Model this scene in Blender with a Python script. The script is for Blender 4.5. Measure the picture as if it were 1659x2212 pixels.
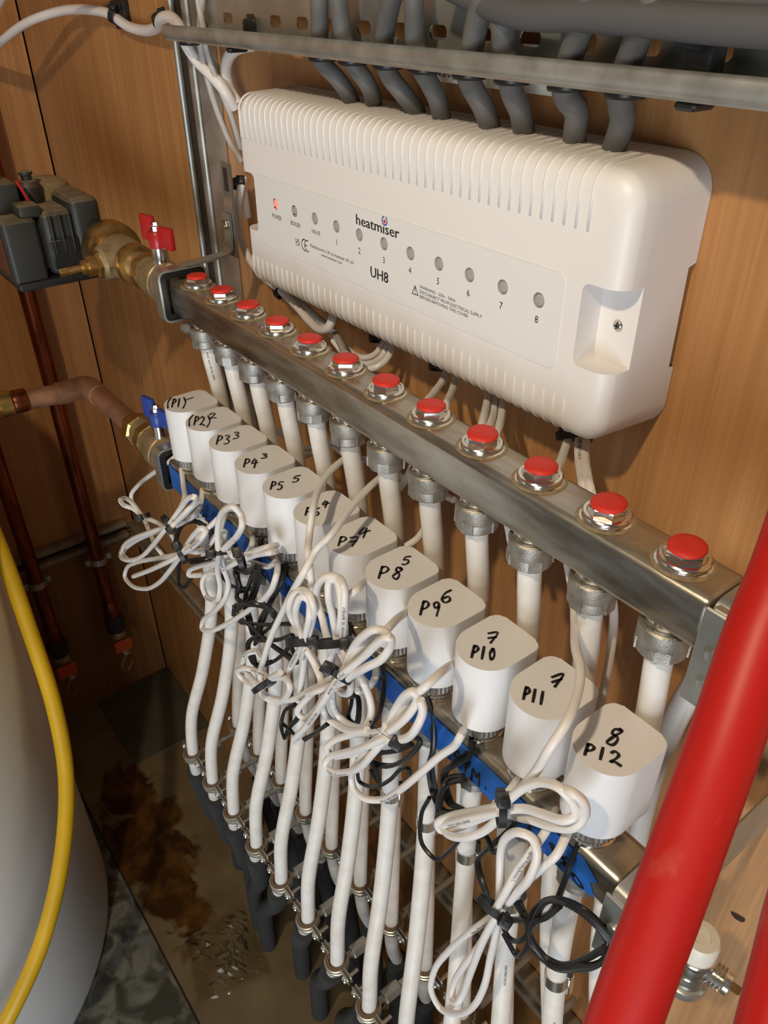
import bpy, bmesh, math, random
import numpy as np
from mathutils import Vector, Matrix
random.seed(7)
S = bpy.context.scene
COL = S.collection
for o in list(bpy.data.objects): bpy.data.objects.remove(o)

# ------------------------------------------------------------------ camera
CAM = np.array([0.709367, -0.313974, 0.237246])
RM = np.array([[0.6078, 0.7941, -0.0045], [-0.4463, 0.3463, 0.8252], [-0.6568, 0.4995, -0.5649]])
FPX, CX, CY = 1693.27, 829.5, 1106.0
for _i in range(3): RM[_i] /= np.linalg.norm(RM[_i])
cd = bpy.data.cameras.new('camera'); cam = bpy.data.objects.new('camera', cd); COL.objects.link(cam)
cam.matrix_world = Matrix(((RM[0][0], RM[1][0], -RM[2][0], CAM[0]), (RM[0][1], RM[1][1], -RM[2][1], CAM[1]),
                           (RM[0][2], RM[1][2], -RM[2][2], CAM[2]), (0, 0, 0, 1)))
cd.sensor_fit = 'HORIZONTAL'; cd.sensor_width = 36.0; cd.lens = FPX * 36.0 / 1659.0; cd.clip_start = 0.02; cd.clip_end = 50
S.camera = cam
# ------------------------------------------------------------------ light
S.view_settings.view_transform = 'Standard'; S.view_settings.look = 'None'
S.view_settings.gamma = 1.0; S.view_settings.use_curve_mapping = False
S.view_settings.exposure = -0.06
W = bpy.data.worlds.new('world'); S.world = W; W.use_nodes = True
W.node_tree.nodes['Background'].inputs[0].default_value = (0.95, 0.93, 0.92, 1)
W.node_tree.nodes['Background'].inputs[1].default_value = 0.115
def area(name, loc, target, sx, sy, power, col):
    l = bpy.data.lights.new(name, 'AREA'); l.shape = 'RECTANGLE'; l.size = sx; l.size_y = sy; l.energy = power; l.color = col
    o = bpy.data.objects.new(name, l); COL.objects.link(o); o.location = loc
    o.rotation_euler = (Vector(target) - Vector(loc)).to_track_quat('-Z', 'Y').to_euler(); return o
area('work_lamp', (0.66, -0.80, 0.88), (0.30, 0.05, -0.05), 0.045, 0.045, 9.6, (1.0, 0.81, 0.57))
area('doorway_daylight', (1.8, -1.75, -0.70), (0.05, -0.1, -0.35), 1.0, 1.3, 38.0, (0.84, 0.91, 1.0))


# ------------------------------------------------------------------ pixel -> point helpers
def ray(x, y): return RM[0] * ((x - CX) / FPX) - RM[1] * ((y - CY) / FPX) + RM[2]
def ay(x, y, Y): v = ray(x, y); return CAM + v * ((Y - CAM[1]) / v[1])
def ax(x, y, X): v = ray(x, y); return CAM + v * ((X - CAM[0]) / v[0])
def az(x, y, Z): v = ray(x, y); return CAM + v * ((Z - CAM[2]) / v[2])
def pr(p):
    q = RM @ (np.array(p, float) - CAM); return CX + FPX * q[0] / q[2], CY - FPX * q[1] / q[2], q[2]
def dp(x, y, d): return CAM + ray(x, y) * d
CR = {'P': ((0, 0), 1.0), 'A': ((240, 960), 3.6065), 'B': ((480, 1160), 3.19), 'C': ((860, 1400), 2.724), 'D': ((0, 0), 2.9625),
      'E': ((360, 0), 2.552), 'F': ((1000, 0), 2.517), 'G': ((340, 1440), 2.866), 'H': ((0, 740), 2.698), 'L': ((560, 400), 2.44),
      'J': ((680, 1700), 3.77), 'K': ((0, 330), 5.184), 'I': ((560, 1000), 3.77)}
def fx(c, x, y): o, s = CR[c]; return o[0] + x / s, o[1] + y / s
YW = 0.108                                            # back wall plane
ZF = float(ay(352, 1430, YW)[2]); XL = float(ay(202, 740, YW)[0])

# ------------------------------------------------------------------ materials
MATS = {}
def nd(nt, t, **k):
    n = nt.nodes.new(t)
    for a, b in k.items(): setattr(n, a, b)
    return n
def mat(name, col, rough=0.5, metal=0.0, spec=0.5, var=0.0, vscale=30.0, col2=None, stretch=(1, 1, 1), bump=0.0, bscale=200.0,
        coat=0.0, trans=0.0, rvar=0.0, detail=4.0, fac=(0.35, 0.65), sss=0.0, dust=0.0):
    m = bpy.data.materials.new(name); m.use_nodes = True; nt = m.node_tree; b = nt.nodes['Principled BSDF']
    b.inputs['Base Color'].default_value = (*col, 1); b.inputs['Roughness'].default_value = rough
    b.inputs['Metallic'].default_value = metal; b.inputs['Specular IOR Level'].default_value = spec
    b.inputs['Coat Weight'].default_value = coat; b.inputs['Transmission Weight'].default_value = trans
    if sss: b.inputs['Subsurface Weight'].default_value = sss; b.inputs['Subsurface Scale'].default_value = 0.003
    if col2 is not None or var or rvar or bump:
        tc = nd(nt, 'ShaderNodeTexCoord'); mp = nd(nt, 'ShaderNodeMapping'); mp.inputs['Scale'].default_value = stretch
        nt.links.new(tc.outputs['Object'], mp.inputs['Vector'])
        n = nd(nt, 'ShaderNodeTexNoise'); n.inputs['Scale'].default_value = vscale; n.inputs['Detail'].default_value = detail
        nt.links.new(mp.outputs[0], n.inputs['Vector'])
        if col2 is not None or var:
            c2 = col2 if col2 is not None else tuple(max(0, c * (1 - var)) for c in col)
            rp = nd(nt, 'ShaderNodeValToRGB'); rp.color_ramp.elements[0].position = fac[0]; rp.color_ramp.elements[1].position = fac[1]
            rp.color_ramp.elements[0].color = (*c2, 1); rp.color_ramp.elements[1].color = (*col, 1)
            nt.links.new(n.outputs[0], rp.inputs[0]); nt.links.new(rp.outputs[0], b.inputs['Base Color'])
        if rvar:
            mr = nd(nt, 'ShaderNodeMapRange'); mr.inputs[3].default_value = max(0.02, rough - rvar); mr.inputs[4].default_value = min(1, rough + rvar)
            nt.links.new(n.outputs[0], mr.inputs[0]); nt.links.new(mr.outputs[0], b.inputs['Roughness'])
        if bump:
            n2 = nd(nt, 'ShaderNodeTexNoise'); n2.inputs['Scale'].default_value = bscale; n2.inputs['Detail'].default_value = 3
            nt.links.new(mp.outputs[0], n2.inputs['Vector'])
            bp = nd(nt, 'ShaderNodeBump'); bp.inputs['Strength'].default_value = bump; bp.inputs['Distance'].default_value = 0.001
            nt.links.new(n2.outputs[0], bp.inputs['Height']); nt.links.new(bp.outputs[0], b.inputs['Normal'])
    if dust:                                        # settled grime on upward faces
        ge = nd(nt, 'ShaderNodeNewGeometry'); sp = nd(nt, 'ShaderNodeSeparateXYZ'); nt.links.new(ge.outputs['True Normal'], sp.inputs[0])
        mr = nd(nt, 'ShaderNodeMapRange'); mr.inputs[1].default_value = 0.45; mr.inputs[2].default_value = 0.95; mr.inputs[4].default_value = dust
        nt.links.new(sp.outputs[2], mr.inputs[0]); nz = nd(nt, 'ShaderNodeTexNoise'); nz.inputs['Scale'].default_value = 45; nz.inputs['Detail'].default_value = 5
        t2 = nd(nt, 'ShaderNodeTexCoord'); nt.links.new(t2.outputs['Object'], nz.inputs['Vector'])
        m2 = nd(nt, 'ShaderNodeMapRange'); m2.inputs[1].default_value = 0.3; m2.inputs[2].default_value = 0.65; m2.inputs[3].default_value = 0.35; nt.links.new(nz.outputs[0], m2.inputs[0])
        mu = nd(nt, 'ShaderNodeMath', operation='MULTIPLY'); nt.links.new(mr.outputs[0], mu.inputs[0]); nt.links.new(m2.outputs[0], mu.inputs[1])
        db = nd(nt, 'ShaderNodeBsdfDiffuse'); db.inputs[0].default_value = (0.34, 0.27, 0.17, 1); ms = nd(nt, 'ShaderNodeMixShader'); out = nt.nodes['Material Output']
        nt.links.new(mu.outputs[0], ms.inputs[0]); nt.links.new(b.outputs[0], ms.inputs[1]); nt.links.new(db.outputs[0], ms.inputs[2]); nt.links.new(ms.outputs[0], out.inputs[0])
    MATS[name] = m; return m
def wood(name, ca, cb, cc, grain=(60, 60, 1.6), rough=0.42, coat=0.15):
    m = bpy.data.materials.new(name); m.use_nodes = True; nt = m.node_tree; b = nt.nodes['Principled BSDF']
    tc = nd(nt, 'ShaderNodeTexCoord'); mp = nd(nt, 'ShaderNodeMapping'); mp.inputs['Scale'].default_value = grain
    nt.links.new(tc.outputs['Object'], mp.inputs['Vector'])
    n1 = nd(nt, 'ShaderNodeTexNoise'); n1.inputs['Scale'].default_value = 1.0; n1.inputs['Detail'].default_value = 6; n1.inputs['Distortion'].default_value = 0.6
    mp2 = nd(nt, 'ShaderNodeMapping'); mp2.inputs['Scale'].default_value = (grain[0] * 7, grain[1] * 7, grain[2] * 6)
    nt.links.new(tc.outputs['Object'], mp2.inputs['Vector'])
    n2 = nd(nt, 'ShaderNodeTexNoise'); n2.inputs['Scale'].default_value = 1.0; n2.inputs['Detail'].default_value = 2
    n3 = nd(nt, 'ShaderNodeTexNoise'); n3.inputs['Scale'].default_value = 3.0; n3.inputs['Detail'].default_value = 2
    nt.links.new(tc.outputs['Object'], n3.inputs['Vector'])
    nt.links.new(mp.outputs[0], n1.inputs['Vector']); nt.links.new(mp2.outputs[0], n2.inputs['Vector'])
    a1 = nd(nt, 'ShaderNodeMath', operation='MULTIPLY_ADD'); a1.inputs[1].default_value = 0.45
    a2 = nd(nt, 'ShaderNodeMath', operation='MULTIPLY_ADD'); a2.inputs[1].default_value = 0.3
    a3 = nd(nt, 'ShaderNodeMath', operation='MULTIPLY'); a3.inputs[1].default_value = 0.25
    nt.links.new(n3.outputs[0], a3.inputs[0]); nt.links.new(n2.outputs[0], a2.inputs[0]); nt.links.new(a3.outputs[0], a2.inputs[2])
    nt.links.new(n1.outputs[0], a1.inputs[0]); nt.links.new(a2.outputs[0], a1.inputs[2])
    rp = nd(nt, 'ShaderNodeValToRGB'); e = rp.color_ramp.elements
    e[0].position = 0.36; e[0].color = (*ca, 1); e[1].position = 0.62; e[1].color = (*cc, 1)
    k = rp.color_ramp.elements.new(0.5); k.color = (*cb, 1)
    nt.links.new(a1.outputs[0], rp.inputs[0]); nt.links.new(rp.outputs[0], b.inputs['Base Color'])
    b.inputs['Roughness'].default_value = rough; b.inputs['Coat Weight'].default_value = coat; b.inputs['Coat Roughness'].default_value = 0.35
    bp = nd(nt, 'ShaderNodeBump'); bp.inputs['Strength'].default_value = 0.12; bp.inputs['Distance'].default_value = 0.0006
    nt.links.new(a1.outputs[0], bp.inputs['Height']); nt.links.new(bp.outputs[0], b.inputs['Normal'])
    MATS[name] = m; return m
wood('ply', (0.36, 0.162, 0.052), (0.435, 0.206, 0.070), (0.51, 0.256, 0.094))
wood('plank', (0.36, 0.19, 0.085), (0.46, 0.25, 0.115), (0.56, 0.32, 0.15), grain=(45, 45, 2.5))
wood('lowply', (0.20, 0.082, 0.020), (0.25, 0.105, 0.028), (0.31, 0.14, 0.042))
mat('darkpatch', (0.10, 0.085, 0.048), 0.6, col2=(0.07, 0.066, 0.042), vscale=14)
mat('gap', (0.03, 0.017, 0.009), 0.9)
mat('steel', (0.50, 0.475, 0.42), 0.27, 0.95, col2=(0.36, 0.315, 0.25), vscale=14, stretch=(2.0, 9, 9), rvar=0.12, bump=0.05, bscale=120, dust=0.3)
mat('chrome', (0.74, 0.71, 0.64), 0.2, 1.0, rvar=0.1, vscale=90)
mat('nickel', (0.43, 0.41, 0.37), 0.48, 0.8, col2=(0.31, 0.29, 0.25), vscale=120, bump=0.25, bscale=900, rvar=0.1)
mat('galv', (0.52, 0.53, 0.50), 0.42, 0.75, col2=(0.36, 0.36, 0.32), vscale=40, rvar=0.12)
mat('dustygalv', (0.33, 0.27, 0.19), 0.7, 0.25, col2=(0.24, 0.19, 0.12), vscale=40)
mat('zinc', (0.55, 0.57, 0.53), 0.36, 0.85, col2=(0.43, 0.44, 0.40), vscale=25, rvar=0.1)
mat('dust', (0.33, 0.25, 0.14), 0.95, col2=(0.24, 0.18, 0.10), vscale=300)
mat('redcap', (0.66, 0.034, 0.020), 0.5, spec=0.35, bump=0.2, bscale=1500)
mat('redhandle', (0.42, 0.014, 0.016), 0.32)
mat('bluehandle', (0.03, 0.07, 0.33), 0.35)
mat('whitebox', (0.80, 0.775, 0.745), 0.36, spec=0.45, bump=0.10, bscale=2500)
mat('boxlabel', (0.77, 0.765, 0.74), 0.32, spec=0.5)
mat('actwhite', (0.80, 0.795, 0.79), 0.38, spec=0.45, bump=0.10, bscale=2200)
mat('pipewhite', (0.80, 0.775, 0.72), 0.36, col2=(0.70, 0.66, 0.58), vscale=60, fac=(0.25, 0.6))
mat('cablewhite', (0.79, 0.755, 0.71), 0.38)
mat('cablegreywhite', (0.48, 0.46, 0.43), 0.45)
mat('greycable', (0.128, 0.122, 0.113), 0.6, col2=(0.10, 0.096, 0.09), vscale=40)
mat('darkcable', (0.085, 0.083, 0.084), 0.55)
mat('blackplastic', (0.012, 0.012, 0.012), 0.42)
mat('blackwire', (0.012, 0.012, 0.012), 0.38)
mat('pumpblack', (0.020, 0.023, 0.019), 0.5, col2=(0.032, 0.032, 0.026), vscale=25, dust=0.75)
mat('pumplabel', (0.10, 0.035, 0.02), 0.4)
mat('insulation', (0.028, 0.027, 0.026), 0.9, bump=0.6, bscale=250)
mat('ink', (0.012, 0.009, 0.010), 0.5)
mat('copper', (0.33, 0.095, 0.04), 0.36, 0.9, col2=(0.14, 0.04, 0.018), vscale=12, stretch=(6, 6, 1), rvar=0.12)
mat('copperpale', (0.42, 0.22, 0.13), 0.5, 0.55, col2=(0.24, 0.13, 0.075), vscale=30, rvar=0.1)
mat('brass', (0.60, 0.40, 0.15), 0.32, 0.95, col2=(0.44, 0.28, 0.10), vscale=60, bump=0.15, bscale=700, rvar=0.1)
mat('brassdull', (0.46, 0.36, 0.20), 0.45, 0.7, col2=(0.33, 0.25, 0.14), vscale=80, bump=0.2, bscale=700, dust=0.7)
mat('bluetape', (0.015, 0.125, 0.47), 0.55, col2=(0.012, 0.10, 0.40), vscale=60, bump=0.2, bscale=400)
mat('redhose', (0.47, 0.011, 0.007), 0.45, col2=(0.50, 0.085, 0.07), vscale=26, spec=0.35, fac=(0.26, 0.40), stretch=(1.5, 1.5, 0.7), detail=8)
mat('yellowhose', (0.70, 0.43, 0.008), 0.42, col2=(0.60, 0.36, 0.006), vscale=14)
mat('tank', (0.87, 0.88, 0.86), 0.42, bump=0.05, bscale=300)
mat('orangetag', (0.62, 0.09, 0.015), 0.55)
mat('ledoff', (0.40, 0.365, 0.335), 0.35)
mat('ledlogoblue', (0.03, 0.10, 0.42), 0.4)
mat('whitecap', (0.74, 0.70, 0.60), 0.45)
mat('rubberbrown', (0.16, 0.105, 0.06), 0.8)
def floor_mat(name, wet):
    m = bpy.data.materials.new(name); m.use_nodes = True; nt = m.node_tree; b = nt.nodes['Principled BSDF']
    tc = nd(nt, 'ShaderNodeTexCoord')
    def noise(sc, det, dist=0.0):
        n = nd(nt, 'ShaderNodeTexNoise'); n.inputs['Scale'].default_value = sc; n.inputs['Detail'].default_value = det
        n.inputs['Distortion'].default_value = dist; nt.links.new(tc.outputs['Object'], n.inputs['Vector']); return n
    if wet:
        base = noise(9, 5); r1 = nd(nt, 'ShaderNodeValToRGB'); e = r1.color_ramp.elements
        e[0].position = 0.3; e[0].color = (0.14, 0.098, 0.042, 1); e[1].position = 0.7; e[1].color = (0.24, 0.175, 0.085, 1)
        nt.links.new(base.outputs[0], r1.inputs[0])
        mp = nd(nt, 'ShaderNodeMapping'); mp.inputs['Location'].default_value = (0.23, 0.03, 0.0); mp.inputs['Scale'].default_value = (2.9, 6.0, 1)
        nt.links.new(tc.outputs['Object'], mp.inputs['Vector'])
        g = nd(nt, 'ShaderNodeTexGradient', gradient_type='SPHERICAL')
        mp.inputs['Location'].default_value = (0.80, 0.80, 3.5)
        st = noise(16, 6, 0.5); ad = nd(nt, 'ShaderNodeMath', operation='ADD')
        vd = nd(nt, 'ShaderNodeVectorMath', operation='DISTANCE'); vd.inputs[1].default_value = (-0.27, -0.12, ZF)
        sc = nd(nt, 'ShaderNodeVectorMath', operation='MULTIPLY'); sc.inputs[1].default_value = (0.55, 1.5, 1)
        _s = az(330, 1830, ZF); vd.inputs[1].default_value = (_s[0] * 0.55, _s[1] * 1.5, ZF)
        nt.links.new(tc.outputs['Object'], sc.inputs[0]); nt.links.new(sc.outputs[0], vd.inputs[0])
        mm = nd(nt, 'ShaderNodeMath', operation='MULTIPLY_ADD'); mm.inputs[1].default_value = -4.2; mm.inputs[2].default_value = 0.45
        nt.links.new(vd.outputs['Value'], mm.inputs[0]); nt.links.new(mm.outputs[0], ad.inputs[0]); nt.links.new(st.outputs[0], ad.inputs[1])
        r2 = nd(nt, 'ShaderNodeValToRGB'); r2.color_ramp.elements[0].position = 0.44; r2.color_ramp.elements[1].position = 0.54
        nt.links.new(ad.outputs[0], r2.inputs[0])
        mx = nd(nt, 'ShaderNodeMix', data_type='RGBA'); nt.links.new(r2.outputs[0], mx.inputs[0]); nt.links.new(r1.outputs[0], mx.inputs[6])
        s2 = noise(30, 4); r3 = nd(nt, 'ShaderNodeValToRGB'); e = r3.color_ramp.elements
        e[0].position = 0.4; e[0].color = (0.045, 0.018, 0.005, 1); e[1].position = 0.75; e[1].color = (0.16, 0.075, 0.015, 1)
        nt.links.new(s2.outputs[0], r3.inputs[0]); nt.links.new(r3.outputs[0], mx.inputs[7])
        nt.links.new(mx.outputs[2], b.inputs['Base Color'])
        mr = nd(nt, 'ShaderNodeMapRange'); mr.inputs[3].default_value = 0.55; mr.inputs[4].default_value = 0.16
        nt.links.new(r2.outputs[0], mr.inputs[0]); nt.links.new(mr.outputs[0], b.inputs['Roughness'])
    else:
        base = noise(22, 5, 0.8); r1 = nd(nt, 'ShaderNodeValToRGB'); e = r1.color_ramp.elements
        e[0].position = 0.42; e[0].color = (0.055, 0.055, 0.04, 1); e[1].position = 0.60; e[1].color = (0.20, 0.20, 0.165, 1)
        k = e.new(0.5); k.color = (0.10, 0.10, 0.078, 1)
        nt.links.new(base.outputs[0], r1.inputs[0]); nt.links.new(r1.outputs[0], b.inputs['Base Color']); b.inputs['Roughness'].default_value = 0.45
    MATS[name] = m
floor_mat('floorwet', True); floor_mat('floorgrey', False)
def emis(name, col, e):
    m = bpy.data.materials.new(name); m.use_nodes = True; b = m.node_tree.nodes['Principled BSDF']
    b.inputs['Base Color'].default_value = (*col, 1); b.inputs['Emission Color'].default_value = (*col, 1); b.inputs['Emission Strength'].default_value = e
    MATS[name] = m
emis('ledon', (0.95, 0.22, 0.16), 0.75)
def bag_mat():
    m = bpy.data.materials.new('clearbag'); m.use_nodes = True; nt = m.node_tree; nt.nodes.remove(nt.nodes['Principled BSDF'])
    out = nt.nodes['Material Output']; t = nd(nt, 'ShaderNodeBsdfTransparent'); t.inputs[0].default_value = (0.985, 0.985, 0.975, 1)
    g = nd(nt, 'ShaderNodeBsdfGlossy'); g.inputs['Roughness'].default_value = 0.16; g.inputs[0].default_value = (1, 0.97, 0.9, 1)
    f = nd(nt, 'ShaderNodeFresnel'); f.inputs[0].default_value = 1.35
    mx = nd(nt, 'ShaderNodeMixShader'); nt.links.new(f.outputs[0], mx.inputs[0]); nt.links.new(t.outputs[0], mx.inputs[1]); nt.links.new(g.outputs[0], mx.inputs[2])
    nt.links.new(mx.outputs[0], out.inputs[0]); MATS['clearbag'] = m
bag_mat()

# ------------------------------------------------------------------ mesh helpers
def mesh(name, v, f, m, smooth=True, angle=40):
    me = bpy.data.meshes.new(name); me.from_pydata([tuple(map(float, p)) for p in v], [], [tuple(q) for q in f]); me.update()
    me.materials.append(MATS[m])
    if smooth:
        for p in me.polygons: p.use_smooth = True
        if angle < 180:
            try: me.set_sharp_from_angle(angle=math.radians(angle))
            except Exception: pass
    return me
def link(name, me, parent=None, loc=None, rot=None):
    o = bpy.data.objects.new(name, me); COL.objects.link(o)
    if loc is not None: o.location = loc
    if rot is not None: o.rotation_euler = rot
    if parent is not None: setpar(o, parent)
    return o
def wloc(o):
    l = Vector(o.location)
    return l + wloc(o.parent) if o.parent else l
def setpar(o, p):
    o.parent = p; w = wloc(p); o.matrix_parent_inverse = Matrix.Translation(-w) if True else Matrix()
def wloc(o):                       # roots carry a location only; parts keep world coordinates through the parent inverse
    if o.parent is None: return Vector(o.location)
    return wloc(o.parent) + (o.matrix_parent_inverse.translation + Vector(o.location))
def obj(name, vf, m, parent=None, smooth=True, angle=40, loc=None):
    return link(name, mesh(name, vf[0], vf[1], m, smooth, angle), parent, loc)
def tag(o, label, cat, group=None, kind=None):
    if label: o['label'] = label
    if cat: o['category'] = cat
    if group: o['group'] = group
    if kind: o['kind'] = kind
    return o
def thing(name, label, cat, loc, group=None):
    o = bpy.data.objects.new(name, None); COL.objects.link(o); o.location = tuple(map(float, loc)); o.empty_display_size = 0.02
    return tag(o, label, cat, group)
def struct(name, vf, m, parent=None, **k):
    o = obj(name, vf, m, parent, **k)
    if parent is None: o['kind'] = 'structure'
    return o
def join(*vfs):
    V = []; F = []
    for v, f in vfs:
        b = len(V); V += [tuple(p) for p in v]; F += [tuple(i + b for i in q) for q in f]
    return V, F
def box(a, b):
    x0, y0, z0 = a; x1, y1, z1 = b
    v = [(x0, y0, z0), (x1, y0, z0), (x1, y1, z0), (x0, y1, z0), (x0, y0, z1), (x1, y0, z1), (x1, y1, z1), (x0, y1, z1)]
    return v, [(0, 3, 2, 1), (4, 5, 6, 7), (0, 1, 5, 4), (1, 2, 6, 5), (2, 3, 7, 6), (3, 0, 4, 7)]
def bm_out(bm):
    bm.verts.ensure_lookup_table(); bm.verts.index_update()
    r = [v.co[:] for v in bm.verts], [[v.index for v in f.verts] for f in bm.faces]; bm.free(); return r
def rbox(a, b, r, seg=2):
    v, f = box(a, b); bm = bmesh.new(); vs = [bm.verts.new(p) for p in v]
    for q in f: bm.faces.new([vs[i] for i in q])
    bmesh.ops.bevel(bm, geom=bm.edges[:], offset=r, segments=seg, profile=0.5, affect='EDGES'); return bm_out(bm)
def prism(poly, z0, z1, bev=0.0, seg=2, toponly=False):
    bm = bmesh.new(); lo = [bm.verts.new((x, y, z0)) for x, y in poly]; hi = [bm.verts.new((x, y, z1)) for x, y in poly]
    n = len(poly); bt = bm.faces.new(lo[::-1]); tp = bm.faces.new(hi)
    for i in range(n): bm.faces.new((lo[i], lo[(i + 1) % n], hi[(i + 1) % n], hi[i]))
    if bev:
        ed = list(tp.edges) + ([] if toponly else list(bt.edges))
        bmesh.ops.bevel(bm, geom=ed, offset=bev, segments=seg, profile=0.5, affect='EDGES')
    bmesh.ops.recalc_face_normals(bm, faces=bm.faces[:]); return bm_out(bm)
def xf(vf, M):
    M = Matrix(M); return [tuple(M @ Vector(p)) for p in vf[0]], vf[1]
def T(x, y, z): return Matrix.Translation((x, y, z))
def frame(origin, zdir, xhint=(1, 0, 0)):
    z = Vector(zdir).normalized(); x = Vector(xhint); x = x - z * x.dot(z)
    if x.length < 1e-6: x = Vector((0, 1, 0)) - z * z.y
    x.normalize(); y = z.cross(x)
    return Matrix(((x.x, y.x, z.x, origin[0]), (x.y, y.y, z.y, origin[1]), (x.z, y.z, z.z, origin[2]), (0, 0, 0, 1)))
def lathe(prof, n=24, M=None, phase=0.0, cap=True):
    v = []; f = []
    for r, z in prof:
        for k in range(n):
            a = 2 * math.pi * (k + phase) / n; v.append((r * math.cos(a), r * math.sin(a), z))
    for i in range(len(prof) - 1):
        for k in range(n):
            f.append((i * n + k, i * n + (k + 1) % n, (i + 1) * n + (k + 1) % n, (i + 1) * n + k))
    if cap:
        f.append(tuple(range(n))[::-1]); f.append(tuple((len(prof) - 1) * n + k for k in range(n)))
    return (v, f) if M is None else xf((v, f), M)
def catmull(P, k=6, closed=False):
    P = [np.array(p, float) for p in P]; n = len(P); out = []
    rng = range(n) if closed else range(n - 1)
    for i in rng:
        p0 = P[(i - 1) % n] if (closed or i > 0) else 2 * P[0] - P[1]
        p1 = P[i]; p2 = P[(i + 1) % n]
        p3 = P[(i + 2) % n] if (closed or i + 2 < n) else 2 * P[-1] - P[-2]
        d1 = max(np.linalg.norm(p1 - p0) ** .5, 1e-5); d2 = max(np.linalg.norm(p2 - p1) ** .5, 1e-5); d3 = max(np.linalg.norm(p3 - p2) ** .5, 1e-5)
        m1 = (p1 - p0) / d1 - (p2 - p0) / (d1 + d2) + (p2 - p1) / d2; m2 = (p2 - p1) / d2 - (p3 - p1) / (d2 + d3) + (p3 - p2) / d3
        m1 *= d2; m2 *= d2
        for j in range(k):
            t = j / k; out.append((2 * t ** 3 - 3 * t ** 2 + 1) * p1 + (t ** 3 - 2 * t ** 2 + t) * m1 + (-2 * t ** 3 + 3 * t ** 2) * p2 + (t ** 3 - t ** 2) * m2)
    if not closed: out.append(P[-1])
    return out
def tube(P, r, n=9, closed=False, radii=None, round_end=True):
    P = [Vector(p) for p in P]; N = len(P); v = []; f = []
    nv = None
    for i in range(N):
        a = P[(i - 1) % N] if (closed or i > 0) else P[0]; b = P[(i + 1) % N] if (closed or i < N - 1) else P[-1]
        t = (b - a); t = t.normalized() if t.length > 1e-9 else Vector((0, 0, 1))
        if nv is None:
            h = Vector((0, 0, 1)) if abs(t.z) < 0.9 else Vector((1, 0, 0)); nv = (h - t * h.dot(t)).normalized()
        else:
            nv = nv - t * nv.dot(t); nv = nv.normalized() if nv.length > 1e-9 else Vector((1, 0, 0))
        bv = t.cross(nv); rr = radii[i] if radii else r
        for k in range(n):
            q = 2 * math.pi * k / n; v.append(tuple(P[i] + nv * (rr * math.cos(q)) + bv * (rr * math.sin(q))))
    for i in range(N if closed else N - 1):
        j = (i + 1) % N
        for k in range(n): f.append((i * n + k, i * n + (k + 1) % n, j * n + (k + 1) % n, j * n + k))
    if not closed:
        f.append(tuple(range(n))[::-1]); f.append(tuple((N - 1) * n + k for k in range(n)))
    return v, f
def strip(P, N, w, th):
    """flat strap through points P, N = width direction at each point (or one vector)."""
    P = [Vector(p) for p in P]; n = len(P); v = []; f = []
    for i in range(n):
        t = (P[min(i + 1, n - 1)] - P[max(i - 1, 0)]).normalized(); wd = Vector(N[i] if isinstance(N, list) else N); wd = (wd - t * wd.dot(t)).normalized()
        u = t.cross(wd)
        for a, b in ((-1, -1), (1, -1), (1, 1), (-1, 1)): v.append(tuple(P[i] + wd * (a * w / 2) + u * (b * th / 2)))
    for i in range(n - 1):
        for k in range(4): f.append((i * 4 + k, i * 4 + (k + 1) % 4, i * 4 + 4 + (k + 1) % 4, i * 4 + 4 + k))
    f.append((3, 2, 1, 0)); f.append(tuple((n - 1) * 4 + k for k in range(4))); return v, f
def path(c, pts, Y, k=6, wob=0.0):
    """pixel path (crop c) on given depth planes; a third number sets the depth Y at that point, the rest is interpolated"""
    n = len(pts); ys = [float(ax(*fx(c, p[0], p[1]), p[3])[1]) if len(p) > 3 else p[2] if len(p) > 2 else None for p in pts]
    if ys[0] is None: ys[0] = Y
    if ys[-1] is None: ys[-1] = Y
    idx = [i for i in range(n) if ys[i] is not None]
    full = np.interp(range(n), idx, [ys[i] for i in idx])
    return catmull([ay(*fx(c, p[0], p[1]), full[i] + wob * math.sin(i * 1.9 + 0.5)) for i, p in enumerate(pts)], k)
# ---- lettering
_tc = {}
def text_mesh(s):
    if s not in _tc:
        cu = bpy.data.curves.new('lettering', 'FONT'); cu.body = s; cu.size = 1.0; cu.resolution_u = 2
        o = bpy.data.objects.new('lettering', cu); COL.objects.link(o); dg = bpy.context.evaluated_depsgraph_get(); dg.update()
        me = bpy.data.meshes.new_from_object(o.evaluated_get(dg)); v = [p.co[:2] for p in me.vertices]; f = [tuple(q.vertices) for q in me.polygons]
        bpy.data.objects.remove(o); bpy.data.curves.remove(cu); bpy.data.meshes.remove(me); _tc[s] = (v, f)
    return _tc[s]
_ch = {}
def char_mesh(c):
    if c not in _ch:
        v, f = text_mesh(c)
        if not v: _ch[c] = (v, f, 0.35)
        else:
            x0 = min(p[0] for p in v); _ch[c] = ([(p[0] - x0, p[1]) for p in v], f, max(p[0] for p in v) - x0 + 0.12)
    return _ch[c]
VIEW = Vector((0.62, -0.52, 0.59))
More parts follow.
